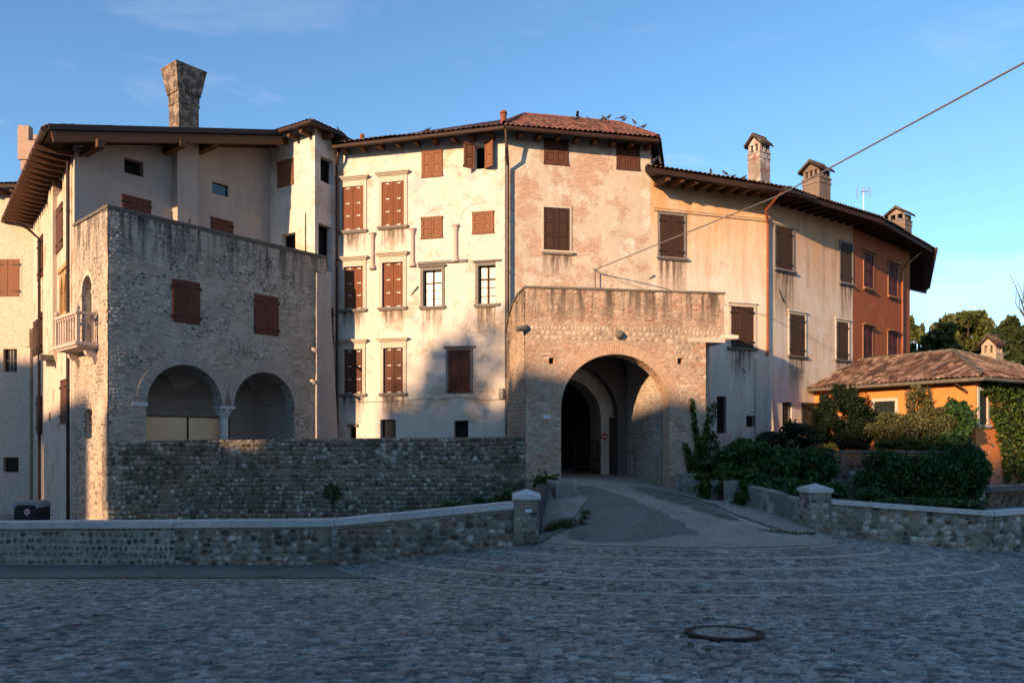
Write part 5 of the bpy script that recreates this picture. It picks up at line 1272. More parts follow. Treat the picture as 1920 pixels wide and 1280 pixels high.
# sign
c = WN.P(WN.uv(1133, 818)[0], WN.uv(1133, 818)[1], .04); sg = empty('no_entry_sign', c, 'small round red no entry sign with a white bar inside the archway', 'sign')
def disc(W, s, z, d0, d1, r, n=28, rz=1.):
    mb = MB(); mb.extr(W, [(s+r*math.cos(2*math.pi*k/n), z+rz*r*math.sin(2*math.pi*k/n)) for k in range(n)], d0, d1); return mb
s_, z_s = WN.uv(1133, 818)
disc(WN, s_, z_s, 0, .03, .13).build('disc', M['red'], sg)
mb = MB(); mb.wbox(WN, s_-.085, s_+.085, z_s-.022, z_s+.022, .03, .034); mb.build('bar', M['white'], sg)
s2_, z2_ = WN.uv(1133, 829); x_ = disc(WN, s2_, z2_, 0, .02, .1).build('round_notice', M['concrete'], None); tag(x_, 'small pale round notice below the no entry sign', 'sign')
# stone ball, spouts, number plate
bs_, bz_ = WGt.uv(1160, 628); c = WGt.P(bs_, bz_, .09)
mb = MB(); mb.lathe(c-Vector((0, 0, .15)), [(.001, 0), (.07, .018), (.115, .055), (.145, .1), (.15, .15), (.145, .2), (.115, .245), (.07, .282), (.001, .3)], 18); mb.build('stone_ball', M['stone_old'], gate, smooth=True)
s, z = WGt.uv(985, 617); mb = MB(); a = WGt.P(.12, z+.02, .0)
mb.tube([a+Vector((.1, .3, .05)), a+Vector((-.15, -.12, .0)), a+Vector((-.42, -.32, -.07))], [.13, .11, .07], 10); mb.build('stone_spout', M['stone_old'], gate)
a = WGt.P(WGt.L-.05, WGt.uv(1350, 632)[1], -.05); mb = MB(); mb.tube([a+Vector((-.2, .1, .02)), a+Vector((.2, -.1, 0)), a+Vector((.52, -.25, -.03))], [.13, .1, .07], 10); mb.build('stone_spout', M['stone_cream'], gate)
mb = MB(); mb.wbox(WGt, WGt.uv(1290)[0], WGt.L+.03, zov-.02, zov+.12, -.9, .05); mb.build('stone_bracket', M['stone_cream'], gate)
s, z = WGt.uv(1024, 781); mb = MB(); mb.wbox(WGt, s-.1, s+.1, z-.065, z+.065, .03, .055); np_ = mb.build('number_plate', M['white'], gate)
def digits(mb, W, s, z, h, d, txt, m=1):
    w_ = h*.55; t = h*.14
    SG_ = {'3': 'abgcd', '4': 'fgbc', '1': 'bc'}
    for k, ch in enumerate(txt):
        a = s+k*(w_*1.35); q = {'a': (a, a+w_, z+h-t, z+h), 'g': (a, a+w_, z+h/2-t/2, z+h/2+t/2), 'd': (a, a+w_, z, z+t), 'b': (a+w_-t, a+w_, z+h/2, z+h), 'c': (a+w_-t, a+w_, z, z+h/2), 'f': (a, a+t, z+h/2, z+h)}
        for g_ in SG_[ch]: mb.wbox(W, *q[g_], d, d+.003+.0004*k, m)
mb2 = MB(); digits(mb2, WGt, s-.055, z-.04, .08, .056, '34', 0); mb2.build('digits', M['blue'], np_)
# iron hook in the wall above
# ================================================================= ANNEX
annex = empty('garden_house', (18, 31, -3), 'low bright orange garden house with an old tiled hip roof behind the shrubs', 'building')
AA = (13.5, 33.3); AB = (16.9, 27.2); AC = (24.0, 31.7); AZ = 2.2
WA = Wall(AA, AB); WA2 = Wall(AB, AC)
window(annex, WA, (1640, 752, 1679, 815), 'planks', 'wood_green', 'in', dict(jw=.12, mat='stone_cream'), inset=.05)
window(annex, WA2, (1835, 732, 1850, 796), 'planks', 'wood_green', 'in', dict(jw=.12, mat='stone_cream'), inset=.05)
mb = MB(); WA.mesh(mb, -3.4, AZ); WA2.mesh(mb, -3.4, AZ); mb.build('wall', M['plaster_annex'], annex)
e0 = Vector((13.0, 33.1, 2.16)); e1 = Vector((16.76, 26.58, 2.16)); e2 = Vector((24.6, 31.3, 2.16)); Rr = Vector((18.6, 31.5, 3.62)); Rl = Vector((16.3, 36.0, 3.62))
roofplane('roof', [e0, e1, Rr, Rl], annex, 'tile_old', .1, seed=31, amp=.055); roofplane('roof', [e1, e2, Rr], annex, 'tile_old', .1, seed=32, amp=.055)
roofplane('roof', [e2, Vector((21, 38, 2.16)), Rl, Rr], annex, 'tile_old', .1, seed=33, amp=.055)
mb = MB(); up = Vector((0, 0, .05))
ridge(mb, e1+up, Rr+up, .1); ridge(mb, Rr+up, Rl+up, .1); ridge(mb, e2+up, Rr+up, .1); mb.build('ridge_tiles', M['stone_old'], annex)
gutter(annex, [e0+Vector((0, -.05, -.07)), e1+Vector((-.02, -.07, -.07)), e2+Vector((.05, -.05, -.07))], .07, 'stone_old')
pipe(annex, [e1+(e0-e1)*.14+Vector((0, 0, -.1)), WA.P(WA.L-.35, 1.75, .12), WA.P(WA.L-.25, 1.65, .1)], .045, 'gutter')
M['chim_c'] = masonry('pale_chimney_brick', (.40, .31, .22), (.30, .22, .15), (.42, .34, .26), seed=71.)
capchim(annex, 1860, 31.8, 630, 690, 0, WA2, 0, 'chim_c', .31)
# chimney_breast of the far orange corner etc. left plain
# ================================================================= FAR LEFT HOUSE + BATTLEMENT TOWER
left = empty('brick_house', (-28, 35, GB), 'pale brick house at the left edge with a closed wooden shutter and grated opening', 'building')
HA = (-37, 33.8); HB = (-20.9, 33.1); WH = Wall(HA, HB)
window(left, WH, (-6, 486, 37, 556), 'planks', 'wood_mid', 'in', dict(jw=.1, mat='brick_stone' if 'brick_stone' in M else 'stone_cream', proud=.015, sill=False), inset=.0, seed=3)
w_, q = window(left, WH, (6, 654, 32, 697), 'dark', 'wood_old', depth=.2, pane=True)
mb = MB(); s0, s1, z0, z1 = q; c = (s0+s1)/2; mb.wbox(WH, c-.1, c-.03, z0, z1, -.16, -.12); mb.wbox(WH, c+.03, c+.1, z0, z1, -.16, -.12); mb.wbox(WH, s0+.05, s1-.05, (z0+z1)/2-.02, (z0+z1)/2+.02, -.15, -.11); mb.build('casement', M['stone_grey'], w_)
window(left, WH, (6, 857, 35, 885), 'grate', 'wood_old')
mb = MB(); WH.mesh(mb, GB, 10.9); pts = [HB, (-21, 42), (-37, 42), HA]
for a, b in zip(pts[:-1], pts[1:]): plainwall(mb, a, b, GB, 10.9)
mb.build('wall', M['brick_far'], left)
mb = MB(); a = WH.uv(57)[0]; mb.wbox(WH, a-.12, a+.12, 4.0, 4.8, 0, .25); mb.wbox(WH, a-.2, a+.12, GB, 4.0, 0, .2); mb.build('chimney_breast', M['brick_far'], left)
h0 = Vector((-37, 33.0, 11.0)); h1 = Vector((-20.6, 32.35, 11.0)); roofplane('roof', [h0, h1, Vector((-21, 38, 12.5)), Vector((-36, 38, 12.5))], left, 'tile_old', .15, seed=41)
rafters(left, WH, 8, WH.L, .6, 10.9, .6)
bt = empty('battlement_tower', (-32.5, 53.5, GB), 'distant brick tower with square battlements rising behind the left roof', 'tower')
bx0, bx1, by0, by1 = -34.1, -30.3, 52, 55.6; mb = MB()
mb.box(bx0, bx1, by0, by1, GB, 18.6); mb.box(bx0-.08, bx1+.08, by0-.08, by1+.08, 18.6, 19.3); mb.box(bx0-.2, bx1+.2, by0-.2, by1+.2, 19.3, 20.6)
btw = mb.build('wall', M['far_tower'], bt)
for i in range(3):
    for q in (0, 1):
        x = bx0-.2+(bx1-bx0+.4-.75)*i/2; y = by0-.2 if q == 0 else by1-.35
        mb = MB(); mb.box(x, x+.75, y, y+.5, 20.6, 21.65); mb.build('merlon', M['far_tower'], bt)
for q in (bx0-.2, bx1-.3): mb = MB(); mb.box(q, q+.5, by0+1.4, by0+2.15, 20.6, 21.65); mb.build('merlon', M['far_tower'], bt)
mb = MB()
for i in range(5): mb.box(bx0+.75+.62*i, bx0+1.15+.62*i, by0-.215, by0-.1, 20.0-.3, 20.0-.05)
mb.build('vent_slot', M['room'], bt)
roofplane('roof', [(bx0+.2, by0+.1, 20.7), (bx1-.2, by0+.1, 20.7), (bx1-.2, by1-.2, 21.5), (bx0+.2, by1-.2, 21.5)], bt, 'tile_old', .1, seed=43)

# ================================================================= COBBLE RETAINING WALL and low walls
cwl = empty('cobble_wall', (-6, 24.5, GB), 'tall dark cobblestone retaining wall running from the loggia tower to the gatehouse', 'wall')
WC0 = Wall((-12.24, 22.64), (-9.95, 25.42)); WC = Wall((-9.95, 25.42), (.44, 24.96))
stonewall('wall', WC0, 0, WC0.L+.05, GB, lambda q: -.13+.06*q/WC0.L, M['cobble'], cwl, amp=.07, h=.15, w=.15, seed=1, res=.026, depth=.45, mix=.35)
stonewall('wall', WC, -.02, WC.L, GB, lambda q: -.07+.10*q/WC.L, M['cobble'], cwl, amp=.08, h=.15, w=.165, seed=2, res=.026, depth=.45, mix=.42, courses=(-1.25, -1.16))
tag(mk('terrace', [(-12.2, 23.1, -.62), (-10.1, 25.75, -.62), (.2, 25.3, -.62), (-.3, 28.8, -.62), (-7, 31, -.62), (-14, 25.5, -.62)], [[0, 1, 2, 3, 4, 5]], M['asphalt_old']), kind='structure')
# front left low wall, in two runs
pw = empty('front_parapet_wall', (-6, 17.3, -3), 'low cobblestone parapet wall with pale stone coping left of the drive', 'wall')
WLa = Wall((-15, 17.28), (-4.2, 17.3)); WLb = Wall((-4.2, 17.3), (.06, 17.32))
zA = lambda q: -2.13+.08*np.asarray(q)/WLa.L; zB = lambda q: -2.05+.41*np.asarray(q)/WLb.L
sw1 = stonewall('wall', WLa, 0, 7.2, -3.15, zA, M['cobble_pale'], pw, amp=.03, h=.155, w=.15, seed=11, fill=.8, mix=.12, courses=(-2.72,), depth=.3, topround=False)
stonewall('wall', WLa, 7.2, WLa.L, -3.15, zA, M['cobble_low'], pw, amp=.035, h=.15, w=.16, seed=12, depth=.3, topround=False, courses=(-2.75,), mix=.45)
sw2 = stonewall('wall', WLb, 0, WLb.L, -3.15, zB, M['cobble_low'], pw, amp=.045, h=.15, w=.165, seed=13, depth=.3, topround=False, mix=.45)
def coping(W, zf, s0, s1, parent, n, th=.15, front=.1, back=.36, name='coping_stone'):
    for i in range(n):
        a = s0+(s1-s0)*i/n+.004; b = s0+(s1-s0)*(i+1)/n-.004; j = .012*(float(hsh(i, 5.))-.5); mb = MB()
        z0 = float(zf(a))+j; z1 = float(zf(b))+j*.6
        mb.wbox(W, a, b, z0, z0+th, -back, front, 0, z0b=z1, z1b=z1+th); o = mb.build(name, M['stone_white'], parent)
        md = o.modifiers.new('b', 'BEVEL'); md.width = .012; md.segments = 2
coping(WLa, zA, 0, WLa.L, pw, 8); coping(WLb, zB, 0, WLb.L, pw, 3)
def brickrow(W, zf, s0, s1, parent, n=None):
    mb = MB(); L_ = .26; k = int((s1-s0)/L_)
    for i in range(k):
        a = s0+(s1-s0)*i/k+.006; b = s0+(s1-s0)*(i+1)/k-.006; mb.wbox(W, a, b, float(zf(a))-.07, float(zf(a))-.003, -.1, .035+.01*float(hsh(i, 3)), 0, z0b=float(zf(b))-.07, z1b=float(zf(b))-.003)
    mb.build('brick_course', M['arch_brick'], parent)
brickrow(WLa, zA, 7.2, WLa.L, pw); brickrow(WLb, zB, 0, WLb.L, pw)
def pier(name, cx, cy, wd, zb, zt, label, seed, W):
    t = empty(name, (cx, cy, zb), label, 'gate pier'); h = wd/2
    fr = [W.P(0, 0)]
    u, n = W.u, W.n; cor = lambda a, b: (cx+u.x*a+n.x*b, cy+u.y*a+n.y*b)
    for k, (p, q) in enumerate(((cor(-h, h), cor(h, h)), (cor(h, h), cor(h, -h)), (cor(-h, -h), cor(-h, h)))):
        stonewall('face', Wall(p, q), 0, wd, zb-.3, zt-.17, M['cobble_low'], t, amp=.03, h=.14, w=.16, seed=seed+k, res=.02, depth=.05, topround=False, mix=.6, courses=(zt-.27, zb+.35))
    e = h+.05; mb = MB()
    mb.box8([Vector((*cor(x, y), zt-.17)) for x, y in ((-e, e), (e, e), (e, -e), (-e, -e))]+[Vector((*cor(x, y), zt-.065)) for x, y in ((-e, e), (e, e), (e, -e), (-e, -e))])
    top = Vector((cx, cy, zt+.06)); c4 = [Vector((*cor(x, y), zt-.065)) for x, y in ((-e, e), (e, e), (e, -e), (-e, -e))]
    for i in range(4): mb.face([c4[i], c4[(i+1) % 4], top])
    mb.build('cap', M['stone_white'], t); return t
lp = pier('gate_pier', .33, 17.5, .56, -2.5, -1.26, 'square stone gate pier with pale pyramid cap on the left of the drive', 21, WLb)
mb = MB(); Wq = Wall((.05, 17.19), (.61, 17.21)); s, z = Wq.uv(991, 957); mb.wbox(Wq, s-.08, s+.08, z-.03, z+.03, .0, .03); mb.build('white_tag', M['white'], lp)
rp = pier('gate_pier', 7.85, 19.35, .55, -2.6, -1.24, 'square stone gate pier with pale cap on the right of the drive beside the bushes', 25, Wall((7.6, 19.1), (12.7, 19.7)))
rw = empty('right_parapet_wall', (12, 19.6, -3), 'low rough cobblestone wall with pale coping in front of the ivy on the right', 'wall')
WR1 = Wall((8.15, 19.14), (12.68, 19.72)); WR2 = Wall((12.68, 19.72), (18.5, 22.2))
zC = lambda q: -1.70-.37*np.asarray(q)/WR1.L; zD = lambda q: -2.07+.05*np.asarray(q)/WR2.L
stonewall('wall', WR1, 0, WR1.L, -3.2, zC, M['cobble_low'], rw, amp=.055, h=.16, w=.2, seed=33, depth=.3, topround=False, mix=.8)
stonewall('wall', WR2, 0, WR2.L, -3.2, zD, M['cobble_low'], rw, amp=.055, h=.16, w=.2, seed=35, depth=.3, topround=False, mix=.8)
coping(WR1, zC, 0, WR1.L, rw, 4, .12, .08, .3); coping(WR2, zD, 0, WR2.L, rw, 4, .12, .08, .3)
# rough stone lumps helper (blocks with uneven faces)
def rough_block(name, c4, zb, zt, mat, parent=None, seed=0, n=12, amp=.04):
    """c4: four plan corners; zb bottom; zt 4 top heights"""
    V = []; Fc = []
    def grid(a, b, c, d):
        k0 = len(V)
        for i in range(n+1):
            for j in range(n+1):
                u, v = i/n, j/n; p = (a*(1-u)+b*u)*(1-v)+(d*(1-u)+c*u)*v
                e = amp*(fbm(np.array(p.x*3.1+p.z*2), np.array(p.y*3.1-p.z*2.3), seed)-.5)*2.4
                ctr = sum(c4c, Vector((0, 0, 0)))/4; o = Vector((p.x-ctr.x, p.y-ctr.y, (p.z-(zb+max(zt))/2)*.8)).normalized()
                ed = .0
                V.append(tuple(p+o*(float(e)-ed)))
        for i in range(n):
            for j in range(n): q = k0+i*(n+1)+j; Fc.append([q, q+n+1, q+n+2, q+1])
    c4c = [Vector((*c, zb)) for c in c4]; t4 = [Vector((*c, z)) for c, z in zip(c4, zt)]
    for i in range(4): j = (i+1) % 4; grid(c4c[i], c4c[j], t4[j], t4[i])
    grid(*t4)
    return mk(name, V, Fc, M[mat], parent)
# left ramp parapet: concrete with shade in its dark colour, then a rough block
ob = rough_block('ramp_parapet', [(.60, 17.3), (1.05, 22.0), (.75, 22.2), (.30, 17.7)], -2.9, [-1.52, -1.38, -1.38, -1.52], 'concrete_shaded', seed=2, amp=.02)
tag(ob, 'sloping concrete parapet with painted-in shade beside the left edge of the drive', 'wall')
ob = rough_block('stone_block', [(1.28, 21.75), (1.82, 21.85), (1.75, 22.9), (1.05, 22.9)], -2.4, [-1.36, -1.36, -1.3, -1.3], 'parapet', seed=4, amp=.04); tag(ob, 'squat weathered stone block at the end of the dark parapet', 'stone block')
# right ramp parapet
def onr(px, py, Y): p = pt(px, py, Y); return p
def blk(name, px0, px1, Y0, Y1, zt, th, label, seed, cat='stone block', amp=.05, mat='parapet', zb=-2.7):
    a = pt(px0, 820, Y0); b = pt(px1, 820, Y1)
    ob = rough_block(name, [(a.x, a.y), (b.x, b.y), (b.x+th, b.y+.25), (a.x+th, a.y+.25)], zb, [zt[0], zt[1], zt[1], zt[0]], mat, seed=seed, amp=amp); return tag(ob, label, cat)
blk('stone_block', 1268, 1318, 24.9, 23.9, (-1.22, -1.22), .5, 'long low stone block at the foot of the gatehouse right pier', 5)
blk('stone_post', 1330, 1346, 23.4, 23.2, (-1.3, -1.3), .35, 'rough stone post half hidden in ivy next to the long stone block', 6)
blk('stone_post', 1357, 1380, 22.6, 22.4, (-1.32, -1.3), .35, 'rough free standing stone post at the drive edge with ivy on both sides', 7)
blk('ramp_parapet', 1398, 1514, 21.9, 19.4, (-1.4, -1.66), .3, 'old stone parapet sloping down to the right gate pier', 8, 'wall', amp=.06)
# garden terrace, lattice wall
GW = Wall((7.1, 26.4), (15.5, 24.45)); gt_ = -.44
lw = empty('garden_wall', (11, 25.4, -3), 'garden wall topped by an open brick lattice behind the ivy', 'wall')
mb = MB(); mb.wbox(GW, 0, GW.L, gt_-.07, gt_, -.28, .05); mb.build('coping', M['stone_old'], lw)
mb = MB(); H0 = -1.03; rows = 7; rh = (gt_-.07-H0)/rows; mb.wbox(GW, 0, GW.L, H0-.08, H0, -.24, .03)
for r in range(rows):
    n = int(GW.L/.21)
    for i in range(n):
        a = i*.21+(.105 if r % 2 else 0); mb.wbox(GW, a, a+.135, H0+r*rh+.004, H0+(r+1)*rh-.004, -.14, .0+.01*float(hsh(i, r)))
for s in np.arange(0, GW.L, 2.1): mb.wbox(GW, s, s+.2, H0, gt_-.072, -.2, .03)
M['lattice'] = simple('lattice_brick', (.27, .15, .095), .9, .35, 7); mb.build('lattice', M['lattice'], lw)
stonewall('lower_wall', GW, 0, GW.L, -3.2, H0-.08, M['cobble'], lw, amp=.03, h=.14, w=.18, seed=45, depth=.25, topround=False)
tag(mk('garden_ground', [(7, 26.7, -.95), (15.5, 24.7, -.95), (17.2, 27, -.95), (13.4, 33.5, -.95), (10.7, 31.5, -.95), (6.9, 30.5, -.95)], [[0, 1, 2, 3, 4, 5]], M['asphalt_old']), kind='structure')
tag(mk('garden_ground', [(15.5, 24.45, -1.8), (26, 30, -1.8), (24, 31.7, -1.8), (16.9, 27.2, -1.8), (15.5, 24.7, -1.8)], [[0, 1, 2, 3, 4]], M['asphalt_old']), kind='structure')
# lower stone base of the annex right face
stonewall('stone_base', WA2, .1, 6.5, -3.3, -1.75, M['cobble_low'], annex, amp=.03, h=.15, w=.2, seed=47, depth=.1, topround=False, base=.35, taper=.06)
# low ground behind the right wall
tag(mk('bank', [(5.9, 25.6, -1.9), (7.75, 19.5, -2.3), (18.5, 22.4, -2.5), (26, 30, -2.5), (15.5, 24.6, -2.3), (7, 26.6, -1.9)], [[0, 1, 2, 3, 4, 5]], M['asphalt_old']), kind='structure')

# bin
p = pt(48.5, 980, 24.); bn = empty('bin', (p.x, p.y, -3.5), 'dark bin with rounded blue grey lid and round red badge behind the low wall', 'bin')
Wbn = Wall((p.x-.41, p.y), (p.x+.41, p.y+.03)); zt_ = (HY-940)/F*24.
def rrect(w0, w1, z0, z1, r): 
    q = [(w0, z0), (w1, z0)]
    for k in range(7): a = k/6*math.pi/2; q.append((w1-r+r*math.cos(a), z1-r+r*math.sin(a)))
    for k in range(7): a = math.pi/2+k/6*math.pi/2; q.append((w0+r+r*math.cos(a), z1-r+r*math.sin(a)))
    return q
mb = MB(); mb.extr(Wbn, rrect(.02, .8, -3.5, zt_-.02, .2), -.65, -.02); mb.extr(Wbn, rrect(.1, .72, -3.5, zt_-.12, .12), -.05, .0); mb.build('body', M['bin'], bn)
mb = MB(); o = rrect(0, .82, zt_-.2, zt_, .2); i_ = rrect(.085, .735, zt_-.2, zt_-.11, .1)
for k in range(1, len(o)-1):
    a, b, c, d = o[k], o[k+1], i_[k+1], i_[k]; mb.extr(Wbn, [a, b, c, d], -.66, .02)
mb.extr(Wbn, [o[-1], o[0], i_[0], i_[-1]], -.66, .02)
mb.build('lid', M['bin_lid'], bn)
zz = (HY-959)/F*24.; disc(Wbn, .44, zz, 0, .012, .085).build('badge', M['white'], bn); disc(Wbn, .44, zz, .012, .016, .07, rz=.75).build('badge_disc', M['red'], bn)
mb = MB(); mb.wbox(Wbn, .4, .48, zz-.005, zz+.008, .016, .019); mb.build('badge_bar', M['white'], bn)
mb = MB(); mb.wbox(Wbn, .4, .44, zz-.14, zz-.115, 0, .004); mb.wbox(Wbn, .43, .46, zz-.165, zz-.145, 0, .004); mb.build('small_mark', M['concrete'], bn)
mb = MB(); mb.wbox(Wbn, .42, .58, (HY-980)/F*24.-.02, (HY-977)/F*24.+.01, 0, .004); mb.build('plate', M['stone_white'], bn)

# ================================================================= WIRES
def wire(name, pts, r, label, sag=0., mat='cable'):
    mb = MB(); P_ = []
    for a, b in zip(pts[:-1], pts[1:]):
        a, b = Vector(a), Vector(b); n = 14
        for k in range(n+(b == Vector(pts[-1]))): t = k/n; q = a+(b-a)*t; q.z -= sag*4*t*(1-t); P_.append(q)
    mb.tube(P_, r, 6); return tag(mb.build(name, M[mat]), label, 'cable')
wa = WN.P(WN.uv(1112, 508)[0], WN.uv(1112, 508)[1], .25); kk = pt(1388, 396, 24.5)
wire('cable', [wa, pt(1385, 397, 23.8), pt(1460, 367, 21.6), pt(1920, 118, 14.2), pt(2400, -150, 10.3)], .021, 'thick grey overhead cable crossing the sky to the upper right corner')
mb = MB(); mb.tube([wa-Vector((0, 0, .9)), wa, wa+WN.n.to_3d()*-.3+Vector((0, 0, .12))], .018, 6); mb.build('cable_bracket', M['iron'], palace)
wire('thin_wire', [wa, WN.P(WN.uv(1212, 544)[0], WN.uv(1212, 544)[1], .05)], .006, 'thin wire running down from the cable bracket to the gatehouse coping', .02)
wire('wire', [WT.P(.05, WT.uv(205, 775)[1], .03), WT.P(WT.uv(246)[0], WT.uv(246, 746)[1], .07)], .007, 'thin wire climbing the tower front to the left impost', 0)
wire('wire', [WT.P(WT.uv(246)[0], WT.uv(246, 744)[1], .07), WT.P(WT.uv(420)[0], WT.uv(420, 755)[1], .08), WT.P(WT.uv(548)[0], WT.uv(548, 766)[1], .06), WT.P(WT.uv(590)[0], WT.uv(590, 764)[1], .28), Vector((-7.0, 29.9, 1.25))], .007, 'thin slack wire strung across both loggia arches', .05)
wire('wire', [WM.P(WM.uv(650)[0], WM.uv(650, 752)[1], .03), WM.P(WM.uv(790)[0], WM.uv(790, 747)[1], .03), WM.P(WM.uv(860)[0], WM.uv(860, 743)[1], .03), WM.P(WM.uv(942)[0], WM.uv(942, 748)[1], .08)], .008, 'thin drooping wire along the lower palace wall', .07)
# ================================================================= PIGEONS
def pigeon(px, py, Y, ang, lean=.5, fly=False):
    p = pt(px, py, Y); mb = MB(); d = Vector((math.cos(ang), math.sin(ang), 0)); L_ = .15
    a = p-d*L_*.9+Vector((0, 0, -.02-lean*.03)); b = p+d*L_*.6+Vector((0, 0, lean*.14)); 
    prof = [(-.2, .008), (-.12, .03), (-.05, .055), (.02, .068), (.08, .055), (.12, .035), (.15, .032), (.175, .036), (.195, .028), (.205, .01), (.23, .004)]
    ax = (d+Vector((0, 0, lean))).normalized()
    prof = [(q*.85, r*.85) for q, r in prof]; hd = [p+ax*q for q, r in prof]
    for i in range(6, len(hd)): hd[i] += Vector((0, 0, .02*(i-5)**.5)); 
    mb.tube(hd, [r for q, r in prof], 8)
    t = p-ax*.15; s = d.cross(Vector((0, 0, 1))); mb.box8([t-s*.03, t+s*.03, t-ax*.17+s*.045, t-ax*.17-s*.045]+[v+Vector((0, 0, .012)) for v in (t-s*.03, t+s*.03, t-ax*.17+s*.045, t-ax*.17-s*.045)])
    if fly:
        for q in (-1, 1):
            m_ = p+Vector((0, 0, .03)); w0 = m_+s*q*.05; w1 = m_+s*q*.32+Vector((0, 0, .12)); mb.box8([w0-d*.07, w0+d*.07, w1+d*.02, w1-d*.08]+[v+Vector((0, 0, .01)) for v in (w0-d*.07, w0+d*.07, w1+d*.02, w1-d*.08)])
    else:
        for q in (-1, 1): mb.tube([p+s*q*.02-Vector((0, 0, .05)), p+s*q*.025-Vector((0, 0, .13))], .006, 5)
    return mb
PG_ = [(1105, 224, 32.7, 2.6, 1., 0), (1128, 224, 33, .2, .8, 0), (1134, 222, 33, 3, .8, 0), (1141, 219, 33, .5, .7, 0), (1166, 220, 33.4, .2, .3, 0), (1170, 224, 33, .4, .6, 0), (1190, 229, 32.2, 2.5, 1., 0), (1206, 237, 31, .3, .4, 0),
       (1227, 300, 29.4, .4, .7, 0), (1237, 299, 29.4, 1.6, 1.2, 0), (1333, 321, 30.4, 1.5, 1., 0), (1361, 325, 30.6, 2.6, .8, 0), (1373, 331, 30.7, .2, .3, 0), (1394, 333, 31, .4, .5, 0), (1425, 341, 31.5, .2, .2, 0), (1439, 345, 31.7, .2, .2, 0)]
for i, (px, py, Y, an, le, f) in enumerate(PG_):
    g1_ = i < 8
    nm = pigeon(px, py, Y, an, le).build('pigeon', M['pigeon'], smooth=True)
    tag(nm, 'dark pigeon perched on the red tiled palace roof' if g1_ else 'dark pigeon perched along the eave of the long house roof', 'pigeon', 'pigeons on the palace roof' if g1_ else 'pigeons on the long house roof')
tag(pigeon(1082, 221, 32.5, .1, .1, True).build('pigeon', M['pigeon'], smooth=True), 'pigeon with spread wings landing on the palace ridge', 'pigeon')
tag(pigeon(800, 244, 30.2, .3, .4).build('pigeon', M['pigeon'], smooth=True), 'lone pigeon on the palace roof left of the open shutters', 'pigeon')
tag(pigeon(1645, 408, 37.5, .4, .6).build('pigeon', M['pigeon'], smooth=True), 'lone pigeon near the right end of the orange house roof', 'pigeon')
q = WT.P(WT.uv(357)[0], TZ+.22, -.1); k_ = pigeon(960, 820, 1, 1.7, 1.2); k_.v = [(x+q.x, y-1+q.y, z+q.z) for x, y, z in k_.v]
tag(k_.build('pigeon', M['pigeon'], smooth=True), 'single pigeon standing on the tower parapet', 'pigeon')

# ================================================================= PLANTS
rg = np.random.RandomState(7)
def plant(name, blobs, size, mat, label, cat, seed, stems=True, up=.3, zb=None, mult=1.6):
    pts = np.concatenate([pxblob(rg, *b[:5], int(b[5]*mult), b[6] if len(b) > 6 else None, clumps=(b[7] if len(b) > 7 else 16)+(14 if b[5] > 2500 else 0), spread=.4) for b in blobs])
    ctr = pts.mean(0); sh = []
    for k in range(int(30+len(pts)/160)):
        p_ = pts[rg.randint(len(pts))]; d_ = (p_-ctr); d_ = d_/(np.linalg.norm(d_)+1e-6)+rg.normal(size=3)*.5+np.array([0, 0, .5]); d_ /= np.linalg.norm(d_); l_ = size*rg.uniform(2, 5.5)
        for q in np.linspace(.2, 1, 9): sh.append(p_+d_*l_*q+np.array([0, 0, -.35*l_*q*q])+rg.normal(size=3)*size*.15)
    pts = np.concatenate([pts, sh])
    base = pts[:, 2].min() if zb is None else zb
    t = empty(name, (pts[:, 0].mean(), pts[:, 1].mean(), base), label, cat)
    leaves('foliage', pts, size, M[mat], seed, t, up=up)
    if stems:
        mb = MB()
        for k in range(7):
            q = pts[rg.randint(len(pts))]; c0 = Vector((pts[:, 0].mean()+rg.normal()*.08, pts[:, 1].mean(), base)); m_ = (c0+Vector(q))/2+Vector((0, 0, .1))
            mb.tube([c0, m_, Vector(q)], [.035, .022, .008], 5)
        mb.build('stem', M['bark'], t)
    return t
plant('ivy_hedge', [(1665, 893, 48, 42, 23.9, 6500, .6), (1730, 903, 62, 50, 23.7, 9000, .7), (1800, 890, 44, 50, 23.9, 7000, .6), (1835, 865, 12, 20, 24, 1200, .4), (1640, 930, 26, 16, 22.5, 1500, .5), (1725, 945, 95, 10, 21, 2600, .5), (1820, 948, 30, 10, 21, 800, .4)], .095, 'leaf_ivy', 'large dark ivy mass spilling over the right garden wall', 'ivy', 1, zb=-2.4)
plant('climbing_shrub', [(1400, 868, 52, 36, 25, 5200, .6), (1465, 880, 66, 38, 24.6, 7200, .7), (1525, 876, 34, 42, 24.6, 4200, .6), (1440, 908, 60, 16, 22.8, 2600, .6), (1555, 920, 32, 12, 21.5, 1200, .4), (1500, 925, 40, 10, 21.2, 1500, .4)], .13, 'leaf_ivy', 'tangled green shrubs between the gatehouse and the brick lattice', 'shrub', 2, zb=-2.3)
plant('rounded_bush', [(1492, 820, 38, 28, 27, 3200, .8), (1445, 826, 26, 16, 26.8, 1500, .5)], .08, 'leaf_conifer', 'rounded dark bush just above the brick lattice wall', 'bush', 3, zb=-.95)
plant('conifer', [(1578, 780, 46, 40, 28, 7000, .9, 26), (1582, 746, 22, 24, 28, 1600, .5), (1545, 755, 8, 18, 28, 600, .2), (1560, 815, 40, 28, 27.6, 3200, .7), (1552, 790, 16, 22, 27.8, 900, .4), (1604, 765, 16, 20, 28, 900, .4), (1570, 735, 9, 12, 28, 350, .2), (1596, 738, 8, 14, 28, 300, .2), (1615, 810, 20, 24, 27.6, 1200, .4)], .055, 'leaf_conifer', 'dense dark conifer in front of the orange garden house', 'conifer', 4, up=.8, zb=-.95, mult=3.2)
